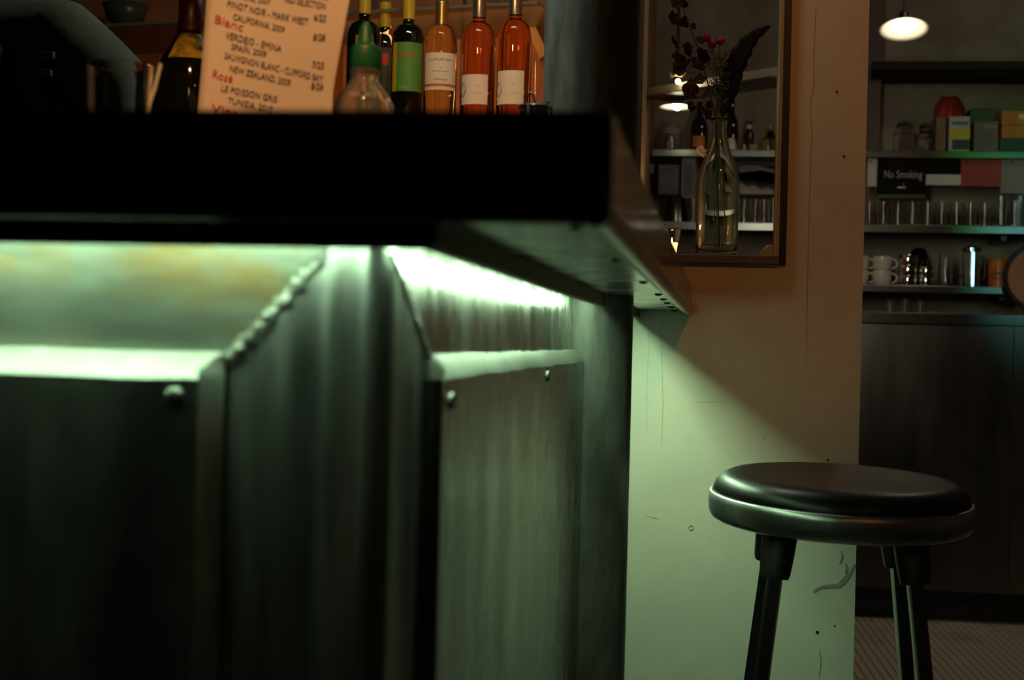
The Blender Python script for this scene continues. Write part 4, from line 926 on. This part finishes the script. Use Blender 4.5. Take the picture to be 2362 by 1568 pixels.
# folded pale napkins on a rack above the glasses
z_n = z2s+66*s2
rk = thing('plate_rack', 'wire rack over the glasses right of the vase', 'rack', on2(1745, .08))
xa_, xb_ = at(1703, 450, YS+.02).x, at(1800, 450, YS+.02).x
for yy in (YS+.02, YS+.08, YS+.14): obj('wire', tube(B(), [(xa_, yy, z_n), (xb_, yy, z_n)], .002, 6), chrome, rk)
for xx in (xa_, xb_):
    for yy in (YS+.02, YS+.14): obj('leg', tube(B(), [(xx, yy, z2s), (xx, yy, z_n)], .002, 6), chrome, rk)
bm = B()
def nap(u, v):
    zz_ = z_n+.002+(.050-.030*u)*(math.sin(PI*v)**.6)+.006*math.sin(u*17+v*5)*math.sin(PI*v)
    return Vector((xa_+.004+(xb_-xa_-.008)*u, YS+.015+.13*v, zz_))
grid(bm, nap, 26, 12); tag(obj('napkin_bundle', solid(bm, .002), mat('pale_linen', (.44, .38, .33), .8, 0, .3, 18), smooth=True), 'crumpled pale bundle of linen lying over the rack of glasses', 'napkin')
# papers and sign hung below the top shelf
ysg = YB-.004
def flat(name, label, cat, px0, py0, px1, py1, m, Y=None, th=.004, group=None):
    Y = Y or ysg; a, b = at(px0, py0, Y), at(px1, py1, Y)
    o = obj(name, box(B(), (a.x, Y-th, b.z), (b.x, Y, a.z)), m); return tag(o, label, cat, group)
sgn = at(2024, 371, YS+.012); sg1 = at(2134, 459, YS+.012)
zhang = at(2180, 365, YS).z
sign = thing('no_smoking_sign', 'black sign with white No Smoking lettering hung below the top shelf', 'sign', ((sgn.x+sg1.x)/2, YS+.012, sg1.z))
sboard = obj('board', box(B(), (sgn.x, YS+.012, sg1.z), (sg1.x, YS+.016, zhang+.002)), black_matte, sign)
s3 = zc_of(Vector((sgn.x, YS, 1)))/FPX
def st_map(px, py): return lambda x, y: at(px, py, YS+.0115)+Vector((x, 0, y))
bm = text_bm('No Smoking', 25*s3, st_map(2038, 410))
x0_ = min(v.co.x for v in bm.verts); kx = 85*s3/(max(v.co.x for v in bm.verts)-x0_)
for v in bm.verts: v.co.x = x0_+(v.co.x-x0_)*kx
obj('lettering', bm, mat('grey_white_print', (.40, .40, .38), .7), sboard)
bm = B(); a = at(2070, 432, YS+.0112); box(bm, (a.x, a.y, a.z-2*s3), (a.x+13*s3, a.y+.0004, a.z+2*s3)); box(bm, (a.x+14*s3, a.y, a.z-2*s3), (a.x+18*s3, a.y+.0004, a.z+2*s3))
tube(bm, [(a.x+14*s3, a.y, a.z+4*s3), (a.x+12*s3, a.y, a.z+7*s3), (a.x+15*s3, a.y, a.z+9*s3)], .0008, 5); obj('cigarette_symbol', bm, white_print, sboard)
obj('ledge', box(B(), (sgn.x, YS+.006, sg1.z), (sg1.x, YS+.012, sg1.z+10*s3)), black_metal, sign, bevel=.001)
def hung(name, label, px0, py0, px1, py1, m, Y, group='papers under the top shelf', pins=0):
    a, b = at(px0, py0, Y), at(px1, py1, Y)
    t = thing(name, label, 'paper', ((a.x+b.x)/2, Y, b.z), group)
    obj('sheet', box(B(), (a.x, Y, b.z), (b.x, Y+.0015, a.z if py0 > 366 else max(a.z, zhang+.001))), m, t)
    for k in range(pins):
        q = a.lerp(Vector((b.x, Y, a.z)), (k+.3)/max(1, pins)); obj('pin', lathe(B(), [(0, .002), (.004, .0015), (.0045, 0), (0, 0)], (q.x, Y, q.z-.010), 12, (0, -1, 0)), black_metal, t)
    return t
hung('notice', 'pale notice half hidden by the plaster wall edge, left of the sign', 2002, 366, 2024, 430, white_paper, YS+.03, pins=1)
hung('notice', 'narrow black notice right of the sign', 2134, 366, 2216, 402, black_matte, YS+.03)
t = hung('notice', 'narrow white notice hanging under the black one', 2134, 402, 2216, 427, white_paper, YS+.029)
hung('notice', 'dull red notice pinned below the top shelf', 2216, 366, 2309, 430, red_paper, YS+.03, pins=2)
hung('notice', 'large pale notice pinned at the right picture edge', 2309, 366, 2385, 446, mat('grey_paper', (.26, .25, .24), .8, 0, .1, 10), YS+.032, pins=1)
fr_ = thing('dark_poster', 'dark framed poster seen through the window below the top shelf', 'poster', at(1542, 455, YS+.03), 'pictures seen through the window')
a, b = at(1515, 366, YS+.03), at(1571, 455, YS+.03)
obj('frame', box(B(), (a.x, YS+.03, b.z), (b.x, YS+.038, max(a.z, zhang+.001))), black_matte, fr_, bevel=.001)
a, b = at(1520, 380, YS+.03), at(1565, 448, YS+.03)
obj('picture', box(B(), (a.x, YS+.0293, b.z), (b.x, YS+.0299, a.z)), mat('dark_olive_picture', (.05, .055, .045), .5, 0, 0, 14, col2=(.012, .012, .011)), fr_)
for px0, py0, px1, py1, lab, m in ((1480, 366, 1512, 406, 'small framed picture next to the iron column', black_matte), (1573, 366, 1602, 456, 'narrow framed picture right of the dark poster', mat('grey_frame', (.10, .10, .10), .5))):
    t = hung('small_picture', lab, px0, py0, px1, py1, m, YS+.034, 'pictures seen through the window'); t['category'] = 'picture'
    a, b = at(px0+4, 378, YS+.034), at(px1-4, py1-6, YS+.034); obj('picture', box(B(), (a.x, YS+.0333, b.z), (b.x, YS+.0339, a.z)), mat('muted_picture', (.12, .10, .09), .6, 0, 0, 22, col2=(.03, .03, .035)), t)
# black folder with a grey slanting edge
bm = B(); Pq = [at(1704, 412, YS+.02), at(1708, 383, YS+.02), at(1800, 403, YS+.02), at(1800, 425, YS+.02)]
v = [bm.verts.new(q) for q in Pq]; bm.faces.new(v); bmesh.ops.solidify(bm, geom=bm.faces[:], thickness=.006)
fd = thing('black_folder', 'black folder with a pale upper edge leaning over the linen bundle', 'folder', at(1750, 415, YS+.02)); obj('cover', bm, black_metal, fd)
bm = B(); Pq = [at(1708, 382, YS+.018), at(1755, 381, YS+.018), at(1800, 386, YS+.018), at(1800, 402, YS+.018)]
v = [bm.verts.new(q) for q in Pq]; bm.faces.new(v); bmesh.ops.solidify(bm, geom=bm.faces[:], thickness=.004); obj('pale_edge', bm, greybox, fd)
# third shelf
def on3(px, dy=.05): q = at(px, 640, YS+dy); return Vector((q.x, q.y, z3s))
s4 = zc_of(on3(2100))/FPX
def cup(px, level, label, flip=1):
    p = on3(px, .05); h = 33*s4; p.z += level*h
    t = thing('white_cup', label, 'cup', p, 'white cups on the lowest shelf'); R = 22*s4
    obj('bowl', lathe(B(), [(0, p.z), (R*.75, p.z), (R*.9, p.z+h*.15), (R, p.z+h*.6), (R, p.z+h), (R-.003, p.z+h), (R*.85, p.z+h*.2), (0, p.z+h*.12)], (p.x, p.y, 0), 28), porcelain, t, smooth='auto')
    obj('handle', tube(B(), [(p.x+flip*(R*.95+13*s4*math.sin(a)), p.y-.004, p.z+h*.5+11*s4*math.cos(a)) for a in [PI*k/10 for k in range(11)]], 2.3*s4, 8), porcelain, t, smooth=True)
    return t
cup(2034, 0, 'lower white cup of the stack left of the steel pots'); cup(2034, 1, 'upper white cup of the stack left of the steel pots')
cup(1982, 0, 'lower white cup of the stack behind the plaster wall edge'); cup(1982, 1, 'upper white cup of the stack behind the plaster wall edge')
def steel_cup(px, level, w_, h_, label, dy=.05):
    p = on3(px, dy); h = h_*s4; p.z += level*h; R = w_/2*s4
    t = thing('steel_pot', label, 'pot', p, 'steel pots on the lowest shelf')
    obj('body', lathe(B(), [(0, p.z), (R*.96, p.z), (R, p.z+.003), (R, p.z+h-.003), (R*.97, p.z+h-.0006), (0, p.z+h-.0006)], (p.x, p.y, 0), 28), chrome, t, smooth='auto')
    return t
for k, n in enumerate(('bottom', 'middle', 'top')): steel_cup(2094, k, 42, 23.5, n+' steel pot of the stack of three beside the white cups')
for k, n in enumerate(('bottom', 'top')): steel_cup(2136, k, 36, 22, n+' steel pot of the stack of two between the taller stack and the jug')
p = on3(2118, .15); lathe_thing('steel_shaker', 'dark steel shaker behind the stacked pots', 'shaker', p, [(0, 655), (20, 655), (22, 590), (16, 577), (9, 572), (0, 571)], mat('dark_chrome', (.25, .25, .26), .12, 1))
p = on3(2181, .05); lathe_thing('glass_jug', 'small glass jug left of the glass coffee press', 'jug', p, [(0, 657), (16, 657), (17, 620), (14, 600), (17, 583), (15.5, 583), (12.5, 600), (15, 620), (14.5, 652), (0, 652)], clear)
p = on3(2240, .05); s_ = s4
t = thing('coffee_press', 'tall glass coffee press with a steel lid and a side knob', 'jug', p)
obj('glass_body', lathe(B(), [(0, z3s), (20*s_, z3s), (21*s_, zpix(p, 578)), (19.5*s_, zpix(p, 578)), (18.5*s_, z3s+.006), (0, z3s+.006)], (p.x, p.y, 0), 28), clear, t, smooth='auto')
obj('lid', lathe(B(), [(22*s_, zpix(p, 580)), (22*s_, zpix(p, 573)), (10*s_, zpix(p, 568)), (0, zpix(p, 567))], (p.x, p.y, 0), 28), chrome, t, smooth='auto')
obj('frame_bar', box(B(), (p.x-.004-.001, p.y-21.5*s_-.002, z3s), (p.x+.004, p.y-21.5*s_, zpix(p, 582))), chrome, t)
obj('knob', lathe(B(), [(0, 0), (3*s_, 0), (3*s_, 10*s_), (0, 10*s_)], (p.x-22*s_, p.y-.01, zpix(p, 637)), 12, (-1, 0, 0)), chrome, t)
obj('handle', tube(B(), [(p.x+20*s_, p.y, zpix(p, 590)), (p.x+30*s_, p.y, zpix(p, 596)), (p.x+30*s_, p.y, zpix(p, 640)), (p.x+20*s_, p.y, zpix(p, 648))], 2.5*s_, 8), black_metal, t, smooth=True)
for px, lab in ((2304, 'orange printed tin on the lowest shelf, left of the other tin'), (2352, 'orange printed tin half hidden behind the copper tray')):
    p = on3(px, .05); s_ = s4; R = 24*s_
    t = thing('orange_tin', lab, 'tin', p, 'orange tins on the lowest shelf')
    obj('can', lathe(B(), [(0, z3s), (R, z3s), (R, zpix(p, 600)), (R*.97, zpix(p, 598)), (R*.95, zpix(p, 600)), (0, zpix(p, 600))], (p.x, p.y, 0), 28), orange_tin, t, smooth='auto')
    for yy, hh in ((628, 6), (641, 4)): band(p, R, zpix(p, yy+hh), zpix(p, yy), face_ang(p)-.5, face_ang(p)+.6, mat('brown_print', (.16, .05, .01), .5), t, 'printed_band', .0004)
# copper tray leaning at the picture edge
c = at(2398, 640, YS-.04)
tr = thing('copper_tray', 'round copper-brown tray with a black rim at the right picture edge', 'tray', (c.x, c.y, zct))
Rt = (c.z-zct)
ax = Vector((-.15, -1, .12)).normalized()
obj('dish', lathe(B(), [(0, 0), (Rt*.80, 0), (Rt*.80, .006), (0, .006)], c, 40, ax), copper, tr, smooth='auto')
obj('rim', lathe(B(), [(Rt*.80, -.004), (Rt*.90, -.003), (Rt*.93, .006), (Rt*.90, .014), (Rt*.80, .010), (Rt*.80, -.004)], c, 40, ax), black_metal, tr, smooth='auto')
# counter things
for px, h, lab in ((2053, 30, 'small dark glass on the steel counter below the white cups'), (2087, 32, 'small dark glass on the steel counter below the stack of three pots'), (2122, 30, 'small dark glass on the steel counter below the stack of two pots')):
    q = at(px, 712, YS+.02); glass_at('small_glass', lab, Vector((q.x, q.y, zct)), 9*s4, 11*s4, h*s4, 'small glasses on the steel counter')
q = at(2150, 716, YS-.04); bm = ball(B(), (q.x, q.y, zct+.004), .018, 12, 6, (1, .7, .22))
for v in bm.verts: v.co += Vector((random.uniform(-.002, .002), 0, random.uniform(-.001, .001)))
tag(obj('crumpled_paper', bm, mat('brown_paper', (.25, .18, .11), .8), loc=(q.x, q.y, zct)), 'crumpled brown paper on the steel counter edge', 'paper')

# ------------------------------------------------------------------ pendant lamps, spot and beam in the far room
def pendant(px, py, wpx, Y, label, tilt, hgt, glow):
    c = at(px, py, Y); s_ = zc_of(c)/FPX; R = wpx/2*s_
    ax = Vector((0, math.sin(tilt), math.cos(tilt)))
    t = thing('pendant_lamp', label, 'lamp', c, 'pendant lamps in the far room')
    sh = [(R, 0), (R*.86, R*hgt*.22), (R*.60, R*hgt*.5), (R*.34, R*hgt*.8), (R*.20, R*hgt)]
    bm = lathe(B(), sh, c, 36, ax); solid(bm, .0015)
    obj('lamp_shade', bm, mat('white_enamel', (.75, .72, .62), .35), t, smooth=True)
    obj('bulb', ball(B(), c+ax*R*hgt*.36, R*.30, 16, 10), glow, t, smooth=True)
    top = c+ax*R*hgt
    obj('socket', lathe(B(), [(0, 0), (R*.2, 0), (R*.2, R*.3), (R*.08, R*.45), (0, R*.45)], top, 16, ax), black_metal, t)
    obj('cord', tube(B(), [top+ax*R*.42, (top.x, top.y+.01, top.z+.2), (top.x, top.y+.01, 2.9)], .0022, 6), black_metal, t)
    lp = lamp('pendant_bulb_light', 'POINT', c+ax*R*hgt*.02-ax*.012, .38, (1.0, .85, .58), R*.25)
    return t
pendant(2085, 68, 113, 4.7, 'pendant lamp with a white shade and bright bulb above the top shelf', math.radians(17), .42, bulb_m)
pendant(1562, 247, 84, 5.0, 'pendant lamp seen through the window under the slanting beam', math.radians(2), .35, emit('soft_bulb', (1, .95, .8), 6))
a0, a1 = at(1507, 217, 5.15), at(1840, 166, 4.20)
dvec = (a1-a0)/2; up = Vector((0, 0, 1)); sd = dvec.cross(up).normalized()
beam = thing('slanting_beam', 'pale painted beam crossing the far room, seen through the window', 'beam', a0)
obj('timber', obox(B(), (a0+a1)/2+sd*-.0, dvec, sd*.035, Vector((0, 0, .017))), mat('pale_olive_paint', (.42, .44, .33), .5, 0, .1, 10), beam, bevel=.001)
obj('soffit', obox(B(), (a0+a1)/2-Vector((0, 0, .019))+sd*.0, dvec, sd*.08, Vector((0, 0, .002))), dark_wood, beam)
q = at(1560, 175, 4.85)
sp_ = thing('spot_lamp', 'tiny clamp spot lamp glowing behind the burgundy spray', 'lamp', q)
obj('bracket', tube(B(), [q+Vector((-.018, 0, .012)), q+Vector((-.016, 0, -.004)), q+Vector((0, 0, .004)), q+Vector((.018, 0, -.002)), q+Vector((.03, 0, .01))], .004, 8), mat('brass_bracket', (.55, .45, .2), .3, .8), sp_, smooth=True)
obj('bulb', ball(B(), at(1564, 188, 4.85), .0085, 14, 9), bulb_m, sp_, smooth=True)
obj('arm', tube(B(), [q+Vector((.0, 0, .004)), q+Vector((0.0, .02, .3)), (q.x, q.y+.02, 2.9)], .003, 6), black_metal, sp_)
lamp('spot_bulb_light', 'POINT', at(1564, 190, 4.80)+Vector((0, -.02, -.012)), .35, (1, .75, .4), .01)

# ------------------------------------------------------------------ bartender
def skin_mesh(name, J, E, m, parent, root=0, lv=2):
    me = bpy.data.meshes.new(name); wl_ = Vector(parent['_w'])
    names = list(J); idx = {n: i for i, n in enumerate(names)}
    me.from_pydata([tuple(Vector(J[n][0])-wl_) for n in names], [(idx[a], idx[b]) for a, b in E], [])
    o = bpy.data.objects.new(name, me); C.objects.link(o); o.parent = parent
    sk = o.modifiers.new('skin', 'SKIN'); sk.use_smooth_shade = True
    lay = me.skin_vertices[0].data if me.skin_vertices else None
    if lay is None:
        bm = bmesh.new(); bm.from_mesh(me); bm.verts.layers.skin.verify(); bm.to_mesh(me); bm.free(); lay = me.skin_vertices[0].data
    for i, n in enumerate(names):
        r = J[n][1]; lay[i].radius = (r, r) if not isinstance(r, tuple) else r; lay[i].use_root = (i == root)
    sb = o.modifiers.new('subdivision', 'SUBSURF'); sb.levels = lv; sb.render_levels = lv
    me.materials.append(m); o['_w'] = tuple(wl_); return o
px_, py_ = -1.21, 2.26
per = thing('person', 'bartender in a grey-green shirt and black apron behind the bar, head out of frame', 'person', (px_, py_, 0))
J = {'pelvis': ((px_, py_, .95), .135), 'waist': ((px_, py_, 1.10), .125), 'chest': ((px_+.005, py_-.01, 1.30), .145), 'neckbase': ((px_, py_, 1.46), .065), 'neck': ((px_+.01, py_-.01, 1.53), .055), 'skull': ((px_+.02, py_-.02, 1.62), .085), 'crown': ((px_+.02, py_-.015, 1.70), .08),
     'shL': ((px_+.17, py_-.04, 1.415), .066), 'elL': ((px_+.385, py_-.19, 1.235), .048), 'wrL': ((px_+.44, py_-.40, 1.16), .028), 'pmL': ((px_+.445, py_-.46, 1.15), .032),
     'shR': ((px_-.17, py_+.03, 1.415), .066), 'elR': ((px_-.26, py_-.08, 1.16), .046), 'wrR': ((px_-.16, py_-.30, 1.08), .028), 'pmR': ((px_-.13, py_-.36, 1.075), .032),
     'hpL': ((px_+.09, py_, .90), .085), 'knL': ((px_+.10, py_-.02, .50), .058), 'anL': ((px_+.10, py_+.01, .09), .04), 'ftL': ((px_+.11, py_-.14, .045), .038),
     'hpR': ((px_-.09, py_, .90), .085), 'knR': ((px_-.10, py_-.02, .50), .058), 'anR': ((px_-.10, py_+.01, .09), .04), 'ftR': ((px_-.11, py_-.14, .045), .038)}
E = [('pelvis','waist'),('waist','chest'),('chest','neckbase'),('neckbase','neck'),('neck','skull'),('skull','crown'),('chest','shL'),('shL','elL'),('elL','wrL'),('wrL','pmL'),('chest','shR'),('shR','elR'),('elR','wrR'),('wrR','pmR'),('pelvis','hpL'),('hpL','knL'),('knL','anL'),('anL','ftL'),('pelvis','hpR'),('hpR','knR'),('knR','anR'),('anR','ftR')]
for sd_, pm in (('L', J['pmL'][0]), ('R', J['pmR'][0])):
    for k in range(5):
        ox = (-.034, -.018, -.006, .007, .019)[k]*(1 if sd_ == 'L' else -1); ln = (.045, .075, .082, .077, .060)[k]
        a = (pm[0]+ox, pm[1]-(.0 if k == 0 else .03), pm[2]-.004); b = (a[0]+ox*.5, a[1]-ln*.55, a[2]-.012); c = (b[0], b[1]-ln*.25, b[2]-.03)
        for n_, q in (('a', a), ('b', b), ('c', c)): J['f%s%d%s' % (sd_, k, n_)] = (q, .0085)
        E += [('pm'+sd_, 'f%s%da' % (sd_, k)), ('f%s%da' % (sd_, k), 'f%s%db' % (sd_, k)), ('f%s%db' % (sd_, k), 'f%s%dc' % (sd_, k))]
skin_mesh('body', J, E, skin_m, per)
def sub(names, add): return {n: (J[n][0], J[n][1]+add if not isinstance(J[n][1], tuple) else J[n][1]) for n in names}
S = sub(['pelvis', 'waist', 'chest', 'shL', 'elL', 'shR', 'elR'], .016); S['shL'] = (J['shL'][0], .080); S['elL'] = (J['elL'][0], .066); S['cufL'] = ((px_+.41, py_-.29, 1.20), .055); S['cufR'] = ((px_-.22, py_-.17, 1.13), .055); S['collar'] = ((px_, py_, 1.45), .085)
skin_mesh('shirt', S, [('pelvis','waist'),('waist','chest'),('chest','collar'),('chest','shL'),('shL','elL'),('elL','cufL'),('chest','shR'),('shR','elR'),('elR','cufR')], shirt_m, per)
A_ = {'a': ((px_, py_-.03, .62), .20), 'b': ((px_, py_-.03, .95), .175), 'c': ((px_, py_-.03, 1.12), .165), 'd': ((px_-.0, py_-.04, 1.33), .178), 'e': ((px_-.01, py_-.03, 1.43), .15)}
skin_mesh('apron', A_, [('a','b'),('b','c'),('c','d'),('d','e')], apron_black, per)
T_ = sub(['pelvis', 'hpL', 'knL', 'anL', 'hpR', 'knR', 'anR'], .018); skin_mesh('trousers', T_, [('pelvis','hpL'),('hpL','knL'),('knL','anL'),('pelvis','hpR'),('hpR','knR'),('knR','anR')], apron_black, per)
hc = Vector((px_+.02, py_-.01, 1.68))
bm = ball(B(), hc+Vector((0, .018, .02)), .105, 20, 14, (.92, 1.0, 1.0)); bmesh.ops.delete(bm, geom=[v for v in bm.verts if v.co.y < hc.y-.035 and v.co.z < hc.z+.06], context='VERTS'); obj('hair', bm, hair_m, per, smooth=True)
for sx in (-.033, .033): obj('eye', ball(B(), (px_+.02+sx, py_-.098, 1.655), .011, 12, 8), porcelain, per, smooth=True)
obj('nose', ball(B(), (px_+.02, py_-.108, 1.63), .014, 12, 8, (.8, 1, 1.4)), skin_m, per, smooth=True)
obj('mouth', ball(B(), (px_+.02, py_-.10, 1.595), .02, 12, 8, (1, .3, .25)), red_wax, per, smooth=True)
for sx in (-.088, .088): obj('ear', ball(B(), (px_+.02+sx, py_-.015, 1.645), .024, 12, 8, (.35, .8, 1.2)), skin_m, per, smooth=True)
for (x0_, y0_, x1_, y1_) in ((90, 118, 121, 134), (86, 160, 115, 175)):
    q0, q1 = at(x0_, y0_, py_-.235), at(x1_, y1_, py_-.235)
    obj('strap_buckle', box(B(), (q0.x, q0.y, q1.z), (q1.x, q0.y+.01, q0.z)), mat('grey_buckle', (.22, .22, .21), .5, .3), per, bevel=.001)
for o in list(bpy.data.objects):
    if '_w' in o.keys(): del o['_w']
